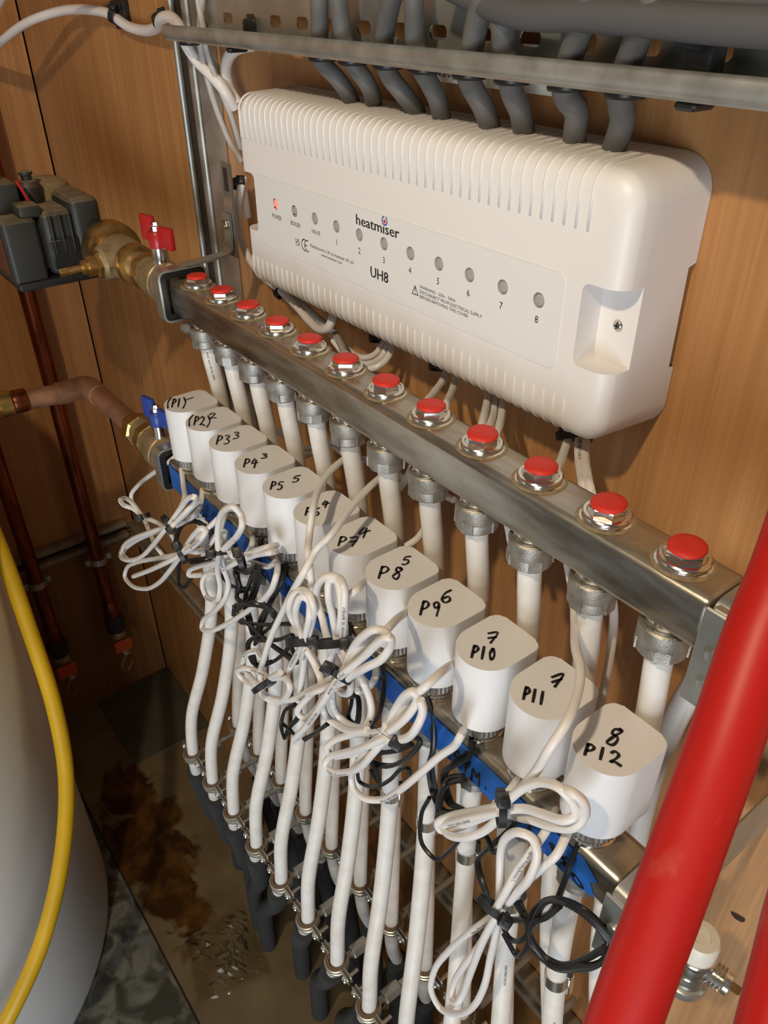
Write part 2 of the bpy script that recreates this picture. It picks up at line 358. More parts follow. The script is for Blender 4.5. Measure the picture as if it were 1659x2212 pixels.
def print_on(P, r, s, start, size=0.0026, flip=False, facing=VIEW, squeeze=0.85):
    """letters wrapped on the outside of a cable that follows the polyline P"""
    P = [Vector(p) for p in P]
    if flip: P = P[::-1]
    L = [0.0]
    for i in range(1, len(P)): L.append(L[-1] + (P[i] - P[i - 1]).length)
    tot = L[-1]; pos = start * tot; V = []; F = []
    def at(d):
        i = max(0, min(len(P) - 2, int(np.searchsorted(L, d)) - 1)); t = (d - L[i]) / max(L[i + 1] - L[i], 1e-9)
        return P[i].lerp(P[i + 1], t), (P[i + 1] - P[i]).normalized()
    for c in s:
        v, f, w = char_mesh(c); w *= size * squeeze
        if pos + w > tot * 0.995: break
        b = len(V)
        for x, y in v:
            p, t = at(pos + x * size * squeeze); n = facing - t * facing.dot(t); n.normalize(); bb = n.cross(t)
            a = (y - 0.35) * size / r; V.append(tuple(p + (n * math.cos(a) + bb * math.sin(a)) * (r + 0.00025)))
        F += [tuple(i + b for i in q) for q in f]; pos += w
    return V, F
# stroke letters for the marker pen, unit box
STK = {'P': [[(0.05, 0), (0.25, 1)], [(0.2, 0.85), (0.55, 1.0), (0.85, 0.8), (0.6, 0.5), (0.22, 0.42)]], '1': [[(0.45, 1), (0.3, 0)]], '-': [[(0, 0.4), (1, 0.75)]],
       '2': [[(0.05, 0.8), (0.4, 1.0), (0.75, 0.8), (0.5, 0.4), (0.05, 0.02), (0.4, 0.12), (1.0, -0.05)]],
       '3': [[(0.15, 0.95), (0.6, 1.0), (0.75, 0.8), (0.35, 0.55), (0.75, 0.42), (0.65, 0.1), (0.05, 0.0)]],
       '4': [[(0.45, 1.0), (0.1, 0.4), (1.0, 0.55)], [(0.72, 0.85), (0.5, -0.1)]],
       '5': [[(0.95, 1.0), (0.35, 0.95), (0.2, 0.6), (0.65, 0.6), (0.75, 0.25), (0.4, 0.0), (0.05, 0.05)]],
       '6': [[(0.85, 1.0), (0.35, 0.75), (0.12, 0.25), (0.45, 0.0), (0.85, 0.2), (0.7, 0.48), (0.25, 0.35)]],
       '7': [[(0.1, 0.9), (0.95, 1.0), (0.4, 0.0)], [(0.15, 0.45), (0.85, 0.55)]],
       '8': [[(0.8, 0.85), (0.5, 1.0), (0.35, 0.75), (0.7, 0.4), (0.45, 0.0), (0.1, 0.2), (0.5, 0.55), (0.9, 0.8), (0.75, 0.98)]],
       '9': [[(0.75, 0.65), (0.4, 0.55), (0.25, 0.85), (0.6, 1.0), (0.8, 0.75), (0.65, 0.0)]],
       '0': [[(0.5, 0.95), (0.15, 0.5), (0.4, 0.02), (0.8, 0.4), (0.55, 0.93)]], '(': [[(0.8, 1.15), (0.2, 0.6), (0.3, -0.1)]], ')': [[(0.3, 1.1), (0.8, 0.5), (0.3, -0.2)]],
       'A': [[(0, 0), (0.5, 1), (0.85, 0)], [(0.2, 0.4), (0.75, 0.4)]], 'M': [[(0, 0), (0.15, 1), (0.5, 0.4), (0.85, 1), (0.95, 0)]],
       'H': [[(0.1, 1), (0.1, 0)], [(0.8, 1), (0.8, 0)], [(0.1, 0.5), (0.8, 0.5)]], 'T': [[(0, 1), (1, 1)], [(0.5, 1), (0.45, 0)]],
       'B': [[(0.1, 0), (0.15, 1), (0.7, 0.8), (0.2, 0.5), (0.8, 0.25), (0.1, 0)]], 'N': [[(0, 0), (0.1, 1), (0.8, 0), (0.9, 1)]],
       'R': [[(0.1, 0), (0.15, 1), (0.75, 0.8), (0.2, 0.5), (0.9, 0)]], 'E': [[(0.8, 1), (0.1, 1), (0.1, 0), (0.8, 0)], [(0.1, 0.5), (0.7, 0.5)]],
       'D': [[(0.1, 0), (0.1, 1), (0.75, 0.7), (0.7, 0.2), (0.1, 0)]], 'L': [[(0.1, 1), (0.1, 0), (0.8, 0)]], '.': [[(0.3, 0.05), (0.4, 0.0)]], ' ': []}
def pen(s, org, u, v, r, gap=0.25):
    """marker strokes: org world corner, u = vector of one letter width, v = vector of letter height"""
    parts = []; org, u, v = Vector(org), Vector(u), Vector(v); n = u.cross(v).normalized()
    for i, c in enumerate(s):
        for st in STK[c]:
            P = catmull([tuple(org + u * (i * (1 + gap) + a) + v * b) for a, b in st], 4)
            P = [Vector(p) for p in P]; w = []
            vv = []; ff = []
            for k, p in enumerate(P):
                t = (P[min(k + 1, len(P) - 1)] - P[max(k - 1, 0)]).normalized(); side = n.cross(t) * (r * (1.0 + 0.2 * math.sin(k * 0.9)))
                ee = t * (r * 0.7) * (-1 if k == 0 else 1 if k == len(P) - 1 else 0)
                q = p + ee; vv += [tuple(q - side), tuple(q + side), tuple(q + side + n * 0.00018), tuple(q - side + n * 0.00018)]
            for k in range(len(P) - 1):
                for e in range(4): ff.append((k * 4 + e, k * 4 + (e + 1) % 4, k * 4 + 4 + (e + 1) % 4, k * 4 + 4 + e))
            ff.append((3, 2, 1, 0)); m = (len(P) - 1) * 4; ff.append((m, m + 1, m + 2, m + 3)); parts.append((vv, ff))
    return join(*parts)
ORD = ['first', 'second', 'third', 'fourth', 'fifth', 'sixth', 'seventh', 'eighth', 'ninth', 'tenth', 'eleventh', 'twelfth']
#@@BODY
# ================================================================== SETTING
wb = struct('wall_back', box((XL - 0.02, YW + 0.012, ZF - 0.02), (1.35, YW + 0.05, 0.75)), 'gap')
xs1 = float(ay(222, 410, YW)[0]); xs2 = float(ay(503, 470, YW)[0])
RAILZ = -0.762
def panel(parent, a, b, m): return obj('panel', rbox(a, b, 0.0004, 1), m, parent, angle=30)
for a, b in ((XL + 0.0012, xs1 - 0.0008), (xs1 + 0.0008, xs2 - 0.0025), (xs2 + 0.0025, 0.585)):
    panel(wb, (a, YW, RAILZ - 0.02), (b, YW + 0.011, 0.74), 'ply')
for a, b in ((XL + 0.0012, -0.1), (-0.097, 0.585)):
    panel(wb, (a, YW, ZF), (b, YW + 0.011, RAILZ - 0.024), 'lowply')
pl = panel(wb, (0.589, YW - 0.012, ZF), (0.83, YW + 0.011, 0.74), 'plank'); pl.name = 'plank'
panel(wb, (0.834, YW, ZF), (1.34, YW + 0.011, 0.74), 'ply')
wl = struct('wall_left', box((XL - 0.06, -1.6, ZF - 0.02), (XL - 0.012, YW + 0.05, 0.75)), 'gap')
for a, b in ((-0.36, YW - 0.002), (-1.0, -0.364), (-1.59, -1.004)):
    panel(wl, (XL - 0.011, a, RAILZ - 0.02), (XL, b, 0.74), 'ply')
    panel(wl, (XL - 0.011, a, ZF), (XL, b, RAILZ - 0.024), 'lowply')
FY = -0.198
struct('floor', box((XL - 0.06, FY, ZF - 0.05), (1.35, YW + 0.05, ZF)), 'floorwet')
g = struct('floor_slab', box((XL - 0.06, -1.6, ZF - 0.06), (1.35, FY - 0.004, ZF - 0.0012)), 'floorgrey')
obj('joint', box((XL, FY - 0.0042, ZF - 0.02), (1.34, FY + 0.0002, ZF - 0.0008)), 'gap', g)
o = obj('floor_cover', rbox((XL + 0.01, -0.075, ZF), (float(az(388, 1605, ZF)[0]), YW - 0.002, ZF + 0.004), 0.001, 1), 'darkpatch'); tag(o, 'dark flat cover plate on the floor in the far corner', 'cover plate')
# knot hole in the plank
kp = ay(1595, 1982, YW - 0.0125); kn = []
for k in range(10):
    a = 2 * math.pi * k / 10; kn.append((0.0055 * math.cos(a) * (1 + 0.3 * math.sin(3 * a)), 0.0035 * math.sin(a) * (1 + 0.25 * math.cos(2 * a))))
obj('knot_hole', xf(prism(kn, 0, 0.0006), frame((kp[0], kp[1], kp[2]), (0, -1, 0), (0.9, 0, 0.4))), 'gap', pl)

# ================================================================== UPPER MANIFOLD
UZ0, UZ1 = -0.0455, -0.0115
um = thing('upper_manifold', 'upper stainless steel manifold bar topped with a row of red capped valves', 'manifold', (0.27, 0, UZ0))
obj('bar', rbox((-0.034, -0.0175, UZ0), (0.579, 0.0175, UZ1), 0.0055, 3), 'steel', um, angle=50)
m_fl = mesh('valve', *lathe([(0.01487, UZ1 - 0.0003), (0.01522, UZ1 + 0.0006), (0.01372, UZ1 + 0.0012), (0.01372, UZ1 + 0.0036), (0.01301, UZ1 + 0.0044), (0.01133, UZ1 + 0.0046), (0.01062, UZ1 + 0.0040), (0.0, UZ1 + 0.0040)], 28), 'chrome', True, 35)
m_du = mesh('dust_ring', *lathe([(0.01283, UZ1 + 0.0001), (0.01699, UZ1 + 0.0001), (0.01646, UZ1 + 0.0005), (0.01460, UZ1 + 0.0008), (0.01283, UZ1 + 0.0008)], 20, cap=False), 'dust', True, 80)
m_hx = mesh('hex_nut', *lathe([(0.01027, UZ1 + 0.0035), (0.01027, -0.0034), (0.00956, -0.0027)], 6), 'chrome', False)
m_rc = mesh('red_cap', *lathe([(0.00920, -0.0031), (0.00991, -0.0026), (0.00991, -0.0012), (0.00920, -0.0004), (0.00531, 0.0), (0.0, 0.0001)], 28), 'redcap', True, 50)
NUTP = [(0.0100, 0.0), (0.0136, 0.0), (0.0146, -0.0012), (0.0146, -0.0118), (0.0140, -0.0130), (0.0128, -0.0138)]
def outlet_meshes():
    a = mesh('outlet', *lathe([(0.0125, 0.0006), (0.0125, -0.003), (0.0110, -0.0045), (0.0110, -0.006), (0.0122, -0.0068), (0.0122, -0.0088), (0.0100, -0.0095), (0.0100, -0.013)], 24), 'chrome', True, 40)
    nut = lathe([(0.0112, -0.0075), (0.0136, -0.0070), (0.0149, -0.0082), (0.0149, -0.0175), (0.0144, -0.0190)], 28)
    hexa = lathe([(0.0140, -0.0165), (0.0143, -0.0180), (0.0143, -0.0255), (0.0134, -0.0268), (0.0086, -0.0268)], 24)
    lugs = [xf(box((-0.0042, -0.0146, -0.0262), (0.0042, -0.0125, -0.0178)), Matrix.Rotation(t, 4, 'Z')) for t in (0.3, 0.3 + math.pi / 2, 0.3 + math.pi, 0.3 + 1.5 * math.pi)]
    b = mesh('compression_nut', *join(nut, hexa, *lugs), 'nickel', True, 32)
    return a, b
m_ol, m_nut = outlet_meshes()
for i in range(12):
    x = 0.05 * i; v = link('valve', m_fl, um, (x, 0, 0), (0, 0, i * 0.4)); h = link('hex_nut', m_hx, v, (x, 0, 0), (0, 0, 0.35 + i * 0.53))
    h.parent = v; h.matrix_parent_inverse = v.matrix_basis.inverted(); h.location = (x, 0, 0)
    c = link('red_cap', m_rc, None, (x, 0, 0)); c.parent = v; c.matrix_parent_inverse = v.matrix_basis.inverted()
    c['label'] = 'bright red round protective cap'; c.rotation_euler = (random.uniform(-.05, .05), random.uniform(-.05, .05), 0)
    d = link('dust_ring', m_du, None, (x, 0, 0)); d.parent = v; d.matrix_parent_inverse = v.matrix_basis.inverted()
    o = link('outlet', m_ol, um, (x, 0, UZ0), (0, 0, 0))
    n = link('compression_nut', m_nut, o, None); n.location = (x, 0, UZ0); n.matrix_parent_inverse = Matrix.Translation((-x, 0, -UZ0)); n.rotation_euler = (0, 0, 0.6 * i)
def fix(o, p):                                   # child keeps its world location whatever the parent's own rotation
    pass
obj('side_screw', lathe([(0.0045, 0), (0.0045, 0.008), (0.0062, 0.008), (0.0062, 0.016), (0.0052, 0.0175)], 14, frame((-0.012, -0.003, UZ0 - 0.014), (-1, -0.45, 0))), 'nickel', um)

# ================================================================== LOWER MANIFOLD
LY = -0.034; LZ0, LZ1 = -0.2375, -0.2025
lm = thing('lower_manifold', 'lower stainless steel manifold bar with blue tape along its front', 'manifold', (0.27, LY, LZ0))
obj('bar', rbox((-0.034, LY - 0.0178, LZ0), (0.592, LY + 0.0178, LZ1), 0.0068, 3), 'steel', lm, angle=50)
knurl = []
for k in range(64):
    a = 2 * math.pi * k / 64; r = 0.0166 if k % 2 else 0.0159; knurl.append((r * math.cos(a), r * math.sin(a)))
m_kn = mesh('knurled_ring', *prism(knurl, -0.1975, -0.1840, 0.0008, 1), 'nickel', False)
m_nk = mesh('valve_neck', *lathe([(0.0165, LZ1 - 0.001), (0.0165, LZ1 + 0.002), (0.0135, LZ1 + 0.0035), (0.0125, LZ1 + 0.004), (0.0125, -0.196)], 24), 'chrome', True, 40)
for i in range(12):
    x = 0.05 * i + 0.0032
    link('valve_neck', m_nk, lm, (x, LY, 0)); o = link('outlet', m_ol, lm, (x, LY, LZ0 + 0.004))
    n = link('compression_nut', m_nut, None, (x, LY, LZ0 + 0.004), (0, 0, 0.5 * i + 0.2)); n.parent = o; n.matrix_parent_inverse = Matrix.Translation((-x, -LY, -LZ0 - 0.004))
tp = obj('blue_tape', join(box((-0.028, LY - 0.0183, -0.2365), (0.565, LY - 0.0177, -0.2075)),
                           ([(0.565, LY - 0.0183, -0.2365), (0.577, LY - 0.0183, -0.2325), (0.572, LY - 0.0183, -0.222), (0.577, LY - 0.0183, -0.216), (0.565, LY - 0.0183, -0.2075)], [(0, 1, 2, 3, 4)])), 'bluetape', lm, angle=20)
tp['label'] = 'blue masking tape with black handwriting'
wr = []
TW = [((880, 1540), 4.327, [[(440, 400), (448, 365), (478, 368), (470, 408), (445, 405)], [(540, 552), (548, 480), (578, 468), (575, 500), (548, 515)], [(598, 628), (618, 520), (642, 600), (672, 560), (668, 680)], [(728, 700), (734, 710)]]),
      ((1100, 1740), 4.327, [[(155, 160), (195, 172), (172, 232)], [(378, 362), (415, 375), (408, 418), (390, 380)], [(468, 482), (532, 490)], [(478, 535), (538, 548)], [(502, 485), (522, 572)], [(570, 640), (612, 650), (688, 768), (640, 742), (592, 662), (610, 652)]]),
      ((400, 1060), 3.173, [[(95, 120), (130, 150), (118, 175), (150, 170), (140, 200), (165, 210)], [(520, 545), (550, 600), (560, 565), (585, 640), (600, 590), (615, 660)], [(688, 640), (700, 690), (715, 650), (720, 700)]]),
      ((660, 1300), 3.967, [[(105, 100), (112, 170), (150, 232), (152, 190), (125, 150)], [(640, 640), (660, 690), (668, 650)]])]
for oo, sc_, sts in TW:
    STK['tape'] = [[(float(q[0]), float(q[2])) for q in (ay(oo[0] + x / sc_, oo[1] + y / sc_, LY - 0.0186) for x, y in st)] for st in sts]
    wr.append(pen(['tape'], (0, LY - 0.0186, 0), (1, 0, 0), (0, 0, 1), 0.0008))
obj('handwriting', join(*wr), 'ink', tp, smooth=False)

# ================================================================== ACTUATORS
AT, AB = -0.126, -0.1845; AR = 0.0213
poly = []
for k in range(41):
    a = math.pi + math.pi * k / 40; poly.append((AR * math.cos(a), AR * math.sin(a)))
rc = 0.0075; yb = 0.0298
for cx_, a0 in ((AR - rc, 0), (-AR + rc, math.pi / 2)):
    for k in range(8):
        a = a0 + math.pi / 2 * k / 7; poly.append((cx_ + rc * math.cos(a), yb - rc + rc * math.sin(a)))
m_act = mesh('body', *prism(poly, AB, AT, 0.0009, 2), 'actwhite', True, 50)
for p in m_act.polygons:
    if abs(p.normal.z) > 0.995: p.use_smooth = False
WRT = [('(P1)', (360, 880), (402, 878), 18, '-', (402, 866), (417, 863), 6), ('(P2)', (406, 918), (455, 919), 19, '2', (451, 906), (467, 902), 12),
       ('P3', (467, 960), (497, 959), 19, '3', (503, 948), (518, 947), 14), ('P4', (526, 1009), (556, 1009), 18, '3', (564, 990), (579, 990), 10),
       ('P5', (584, 1057), (611, 1058), 17, '5', (631, 1042), (648, 1040), 13), ('P6', (659, 1113), (690, 1114), 17, '4', (695, 1096), (710, 1094), 13),
       ('P7', (730, 1179), (772, 1180), 20, '4', (772, 1162), (798, 1157), 20), ('P8', (817, 1249), (869, 1252), 26, '5', (868, 1220), (886, 1219), 17),
       ('P9', (907, 1328), (950, 1331), 30, '6', (951, 1302), (975, 1302), 27), ('P10', (1018, 1420), (1070, 1427), 26, '7', (1050, 1389), (1074, 1389), 23),
       ('P11', (1130, 1510), (1178, 1524), 27, '7', (1187, 1486), (1216, 1480), 25), ('P12', (1262, 1630), (1341, 1653), 25, '8', (1306, 1612), (1345, 1606), 34)]
for i in range(12):
    x = 0.05 * i + 0.0032; s, A, B, h, s2, A2, B2, h2 = WRT[i]
    t = thing('actuator', 'white plastic valve actuator with %s and %s written on its top' % (s.strip('()'), 'a dash' if s2 == '-' else s2), 'actuator', (x, LY, AB), 'white actuators on the lower manifold')
    b = link('body', m_act, t, (x, LY, 0)); link('knurled_ring', m_kn, t, (x, LY, 0))
    ws = []
    for st, a, c, hh in ((s, A, B, h), (s2, A2, B2, h2)):
        n = len(st); p0 = az(*a, AT + 0.0002); p1 = az(*c, AT + 0.0002); p2 = az(a[0] + 0.12 * hh, a[1] - hh, AT + 0.0002)
        u = (p1 - p0) / (n + 0.22 * (n - 1)); ws.append(pen(st, p0, u, p2 - p0, 0.00078 if hh < 24 else 0.00088, 0.22))
    obj('handwriting', join(*ws), 'ink', b, smooth=False)

# ================================================================== WHITE PIPES
PRr = 0.0081; LP = []
FX0, RX0, CP = -0.035, -0.024, 0.06
fend = {0: (-0.174, -0.004), 1: (-0.128, -0.003), 2: (-0.085, -0.02), 3: (-0.045, -0.035), 4: (-0.004, -0.04), 5: (0.074, -0.017), 6: (0.148, -0.029), 7: (0.22, -0.03), 8: (0.29, -0.02), 9: (0.36, -0.02), 10: (0.43, -0.02), 11: (0.50, -0.02)}
for i in range(12):
    x = 0.05 * i
    # upper manifold pipe
    rx = RX0 + CP * i
    P = catmull([(x, 0.0, UZ0 - 0.012), (x, 0.002, -0.085), (x, 0.0075, -0.13), (x, 0.009, -0.17), (x, 0.008, -0.25), (x + (rx - x) * 0.2, 0.003, -0.40), (x + (rx - x) * 0.75, -0.014, -0.56), (rx, -0.0227, -0.655), (rx - 0.012, -0.012, -0.74), (rx - 0.04, 0.02, -0.86)], 6)
    o = obj('heating_pipe', tube(P, PRr, 14), 'pipewhite')
    tag(o, 'white plastic pipe dropping from the upper manifold, %s from the pump end' % ORD[i], 'pipe', 'white pipes below the upper manifold')
    sl = obj('pipe_insulation', tube(catmull([(rx - 0.032, 0.0125, -0.835), (rx - 0.055, 0.028, -0.93), (rx - 0.07, 0.045, -1.06), (rx - 0.08, 0.05, ZF + 0.001)], 5), 0.0135, 12), 'insulation', o)
    if i == 0: obj('lettering', print_on(P[:12], PRr, 'PE-RT 16X2 EN ISO 21003', 0.30, 0.0032), 'ink', o, smooth=False)
    # lower manifold pipe
    fxp = FX0 + CP * i; e = fend[i]
    P = catmull([(x + 0.001, LY, LZ0 - 0.006), (x + 0.001, LY - 0.001, -0.30), (x + (fxp - x) * 0.12, LY - 0.005, -0.40), (x + (fxp - x) * 0.5, LY - 0.026, -0.51), (x + (fxp - x) * 0.88, LY - 0.05, -0.60), (fxp, -0.093, -0.675) if False else (fxp, -0.091, -0.672),
                 (fxp + (e[0] - fxp) * 0.10, -0.088, -0.73), (fxp + (e[0] - fxp) * 0.35, -0.07, -0.84)], 7)
    LP.append(P); o = obj('heating_pipe', tube(P, PRr, 14), 'pipewhite')
    tag(o, 'white pipe curving from lower manifold to front clips, %s from the pump end' % ORD[i], 'pipe', 'white pipes below the lower manifold')
    z0 = -0.715 if i == 0 else -0.80
    q = np.array(P[-9 if i else -8]); obj('pipe_insulation', tube(catmull([q, (fxp + (e[0] - fxp) * 0.6, -0.06 + 0.01, -0.95), (e[0] * 0.92 + fxp * 0.08, e[1] - 0.004, -1.08), (e[0], e[1], ZF + 0.001)], 6), 0.0145, 12), 'insulation', o)
    if i in (10, 11): obj('lettering', print_on(P[:26], PRr, '16X2 PE-RT EVOH', 0.55, 0.0030), 'ink', o, smooth=False)

# ================================================================== PIPE CLIPS (two rows on rods)
def clip_meshes():
    ring = lathe([(0.0084, -0.006), (0.0122, -0.006), (0.0126, -0.005), (0.0126, 0.005), (0.0122, 0.006), (0.0084, 0.006)], 22, cap=False)
    ring[1].extend([(5 * 22 + k, 5 * 22 + (k + 1) % 22, (k + 1) % 22, k) for k in range(22)])
    band = [lathe([(0.0126, z - 0.002), (0.0138, z - 0.0016), (0.0138, z + 0.0016), (0.0126, z + 0.002)], 22, cap=False) for z in (-0.0035, 0.0035)]
    ears = []
    for sx in (-1, 1):
        for dy in (-0.0022, 0.0022):
            ears.append(xf(rbox((0.0115, dy - 0.0009, -0.0065), (0.0265, dy + 0.0009, 0.0065), 0.0006, 1), Matrix.Scale(sx, 4, (1, 0, 0))))
    bolts = [lathe([(0.0042, 0), (0.0042, 0.002), (0.003, 0.0034), (0.0, 0.0036)], 12, frame((sx * 0.021, -0.0031, 0), (0, -1, 0))) for sx in (-1, 1)]
    stud = [lathe([(0.0022, 0), (0.0022, 0.012)], 8, frame((sx * 0.021, 0.002, 0), (0, 1, 0))) for sx in (-1, 1)]
    red = [box((sx * 0.019 - 0.006, -0.0013, -0.006), (sx * 0.019 + 0.006, 0.0013, 0.0055)) for sx in (-1, 1)]
    return [('clip_lining', mesh('clip_lining', *ring, 'rubberbrown', True, 40)), ('clip_band', mesh('clip_band', *join(*band, *ears), 'zinc', True, 40))] + [('bolt', mesh('bolt', *join(bolts[k], stud[k]), 'chrome', True, 40)) for k in (0, 1)] + [('packing', mesh('packing', *red[k], 'rubberbrown', False)) for k in (0, 1)]
mk = clip_meshes()
rodm = mesh('rod', *lathe([(0.0038, 0), (0.0038, 0.05)], 10, frame((0, 0.012, -0.004), (0, 1, 0.0))), 'galv', True)
rodr = mesh('rod', *lathe([(0.0038, 0), (0.0038, 0.095)], 10, frame((0, 0.012, -0.002), (0, 1, -0.05))), 'galv', True)
hexm = mesh('rod_nut', *lathe([(0.0075, 0), (0.0082, 0.001), (0.0082, 0.020), (0.0075, 0.021)], 6, frame((0, 0.020, -0.004), (0, 1, 0.0))), 'galv', False)
for row, (x0, yy, zz, nm) in enumerate(((FX0, -0.0915, -0.676, 'front'), (RX0, -0.0222, -0.656, 'rear'))):
    for i in range(12):
        x = x0 + CP * i
        t = thing('pipe_clip', 'zinc pipe clip on the %s row, %s from the pump end' % (nm, ORD[i]), 'pipe clip', (x, yy, zz), 'pipe clips under the manifolds')
        for nme, m in mk:
            link(nme, m, t, (x, yy, zz), (0.12, 0, 0.0))
        r = link('rod', rodm if row == 0 else rodr, t, (x, yy, zz)); n = link('rod_nut', hexm, None, (x, yy, zz)); n.parent = r; n.matrix_parent_inverse = r.matrix_basis.inverted()

# ================================================================== WIRING CENTRE BOX
BX0, BX1, BZ0, BZ1, BY0 = 0.0195, 0.4560, -0.0105, 0.1565, 0.045
BYB = YW - 0.0005
def build_box():
    bm = bmesh.new(); cxm, czm = (BX0 + BX1) / 2, (BZ0 + BZ1) / 2
    def ringv(y, ins, r, n=7):
        pts = []
        for (sx, sz, a0) in ((1, 1, 0), (-1, 1, math.pi / 2), (-1, -1, math.pi), (1, -1, 1.5 * math.pi)):
            for k in range(n):
                a = a0 + math.pi / 2 * k / (n - 1)
                pts.append(bm.verts.new((cxm + sx * ((BX1 - BX0) / 2 - ins - r) + r * math.cos(a), y, czm + sz * ((BZ1 - BZ0) / 2 - ins - r) + r * math.sin(a))))
        return pts
    R = 0.013; levels = [(BYB, 0.0, 0.020), (BY0 + R + 0.01, 0.0022, 0.019)]
    for k in range(1, 9):
        a = math.pi / 2 * k / 8; levels.append((BY0 + R - R * math.sin(a), 0.0025 + R - R * math.cos(a), 0.0185 - 0.006 * (1 - math.cos(a))))
    rings = [ringv(*l) for l in levels]
    for a, b in zip(rings, rings[1:]):
        n = len(a)
        for k in range(n): bm.faces.new((a[k], a[(k + 1) % n], b[(k + 1) % n], b[k]))
    bm.faces.new(rings[0][::-1]); bm.faces.new(rings[-1]); bmesh.ops.recalc_face_normals(bm, faces=bm.faces[:]); return bm_out(bm)
wc = thing('wiring_centre', 'white plastic wiring centre box with ribbed edges and indicator lights', 'control box', ((BX0 + BX1) / 2, BYB, BZ0))
cov = link('cover', mesh('cover', *build_box(), 'whitebox', True, 35), wc)
cuts = []
for sx in (1, -1):
    cxm = (BX0 + BX1) / 2
    def rec(y0, y1, x0, x1, z0, z1):
        pr_ = []
        r = 0.005
        for (cx_, cz_, a0) in ((x1, z1, None), (x0 + r, z1 - r, math.pi / 2), (x0 + r, z0 + r, math.pi), (x1, z0, None)):
            if a0 is None: pr_.append((cx_, cz_)); continue
            for k in range(6): a = a0 + math.pi / 2 * k / 5; pr_.append((cx_ + r * math.cos(a), cz_ + r * math.sin(a)))
        return xf(prism(pr_, -y1, -y0), Matrix(((1, 0, 0, 0), (0, 0, -1, 0), (0, 1, 0, 0), (0, 0, 0, 1))))
    c1 = rec(0.02, 0.0645, 0.4265, 0.50, 0.0425, 0.0925)
    nz = [(0.030, 0.125), (0.0345, 0.103), (0.097, 0.1015), (0.104, 0.125)]
    c2 = ([], [])
    V = [(0.445, y, z) for z, y in nz] + [(0.49, y, z) for z, y in nz]
    c2 = (V, [(3, 2, 1, 0), (4, 5, 6, 7), (0, 1, 5, 4), (1, 2, 6, 5), (2, 3, 7, 6), (3, 0, 4, 7)])
    for c in (c1, c2):
        if sx < 0: c = xf(c, Matrix.Translation((2 * cxm, 0, 0)) @ Matrix.Scale(-1, 4, (1, 0, 0)))
        cuts.append(c)
for c in cuts:
    cm = bpy.data.meshes.new('cutter'); cm.from_pydata(c[0], [], c[1]); b_ = bmesh.new(); b_.from_mesh(cm); bmesh.ops.recalc_face_normals(b_, faces=b_.faces[:]); b_.to_mesh(cm); b_.free()
    co = bpy.data.objects.new('cutter', cm); COL.objects.link(co); md = cov.modifiers.new('cut', 'BOOLEAN'); md.object = co; md.operation = 'DIFFERENCE'; md.solver = 'EXACT'
    dg = bpy.context.evaluated_depsgraph_get(); dg.update(); nm = bpy.data.meshes.new_from_object(cov.evaluated_get(dg)); cov.modifiers.clear(); cov.data = nm; bpy.data.objects.remove(co)
for p in cov.data.polygons: p.use_smooth = not (p.normal.y < -0.999 and p.area > 0.001)
cov.data.set_sharp_from_angle(angle=math.radians(32)); cov.data.materials.clear(); cov.data.materials.append(MATS['whitebox'])
# ribs: moulded beads that run over the top and bottom front edges
def rib_mesh(top, zend):
    R = 0.013; P = []; s = 1 if top else -1; zc = (BZ1 - 0.0025 - R) if top else (BZ0 + 0.0025 + R)
    P.append((0, BY0 - 0.0001, zend))
    for k in range(8):
        a = math.pi / 2 * k / 7; P.append((0, BY0 + R - R * math.cos(a), zc + s * R * math.sin(a)))
    P.append((0, BYB - 0.006, (BZ1 - 0.0006) if top else (BZ0 + 0.0006)))
    return mesh('rib', *tube(P, 0.0009, 6), 'whitebox', True, 180)
rt = rib_mesh(True, 0.1205); rb = rib_mesh(False, 0.0185)
NR = 46
for k in range(NR):
    xx = 0.0335 + (0.4245 - 0.0335) * k / (NR - 1)
    link('rib', rt, cov, (xx, 0, 0)); link('rib', rb, cov, (xx, 0, 0))
FYB = BY0 - 0.00015
def rrect(x0, x1, z0, z1, r, y0, y1):
    p = []
    for cx_, cz_, a0 in ((x1 - r, z1 - r, 0), (x0 + r, z1 - r, math.pi / 2), (x0 + r, z0 + r, math.pi), (x1 - r, z0 + r, 1.5 * math.pi)):
        for k in range(6): a = a0 + math.pi / 2 * k / 5; p.append((cx_ + r * math.cos(a), cz_ + r * math.sin(a)))
    return xf(prism(p, -y1, -y0), Matrix(((1, 0, 0, 0), (0, 0, -1, 0), (0, 1, 0, 0), (0, 0, 0, 1))))
lab = obj('label_panel', rrect(0.0505, 0.4135, 0.0335, 0.0935, 0.006, BY0 - 0.0005, BY0 + 0.002), 'boxlabel', wc, angle=30)
LYB = BY0 - 0.0005
LX0, LX1, LZZ = 0.0842, 0.3950, 0.0733
def bore(o, vf):
    cm = bpy.data.meshes.new('cutter'); cm.from_pydata(vf[0], [], vf[1]); b_ = bmesh.new(); b_.from_mesh(cm); bmesh.ops.recalc_face_normals(b_, faces=b_.faces[:]); b_.to_mesh(cm); b_.free()
    co = bpy.data.objects.new('cutter', cm); COL.objects.link(co); md = o.modifiers.new('cut', 'BOOLEAN'); md.object = co; md.operation = 'DIFFERENCE'; md.solver = 'EXACT'
    dg = bpy.context.evaluated_depsgraph_get(); dg.update(); nm = bpy.data.meshes.new_from_object(o.evaluated_get(dg)); o.modifiers.clear(); o.data = nm; bpy.data.objects.remove(co)
holes = join(*[lathe([(0.0048, 0.0), (0.0048, 0.012)], 28, frame((LX0 + (LX1 - LX0) * k / 10, BY0 + 0.0030, LZZ), (0, -1, 0))) for k in range(11)])
bore(cov, holes); bore(lab, holes)
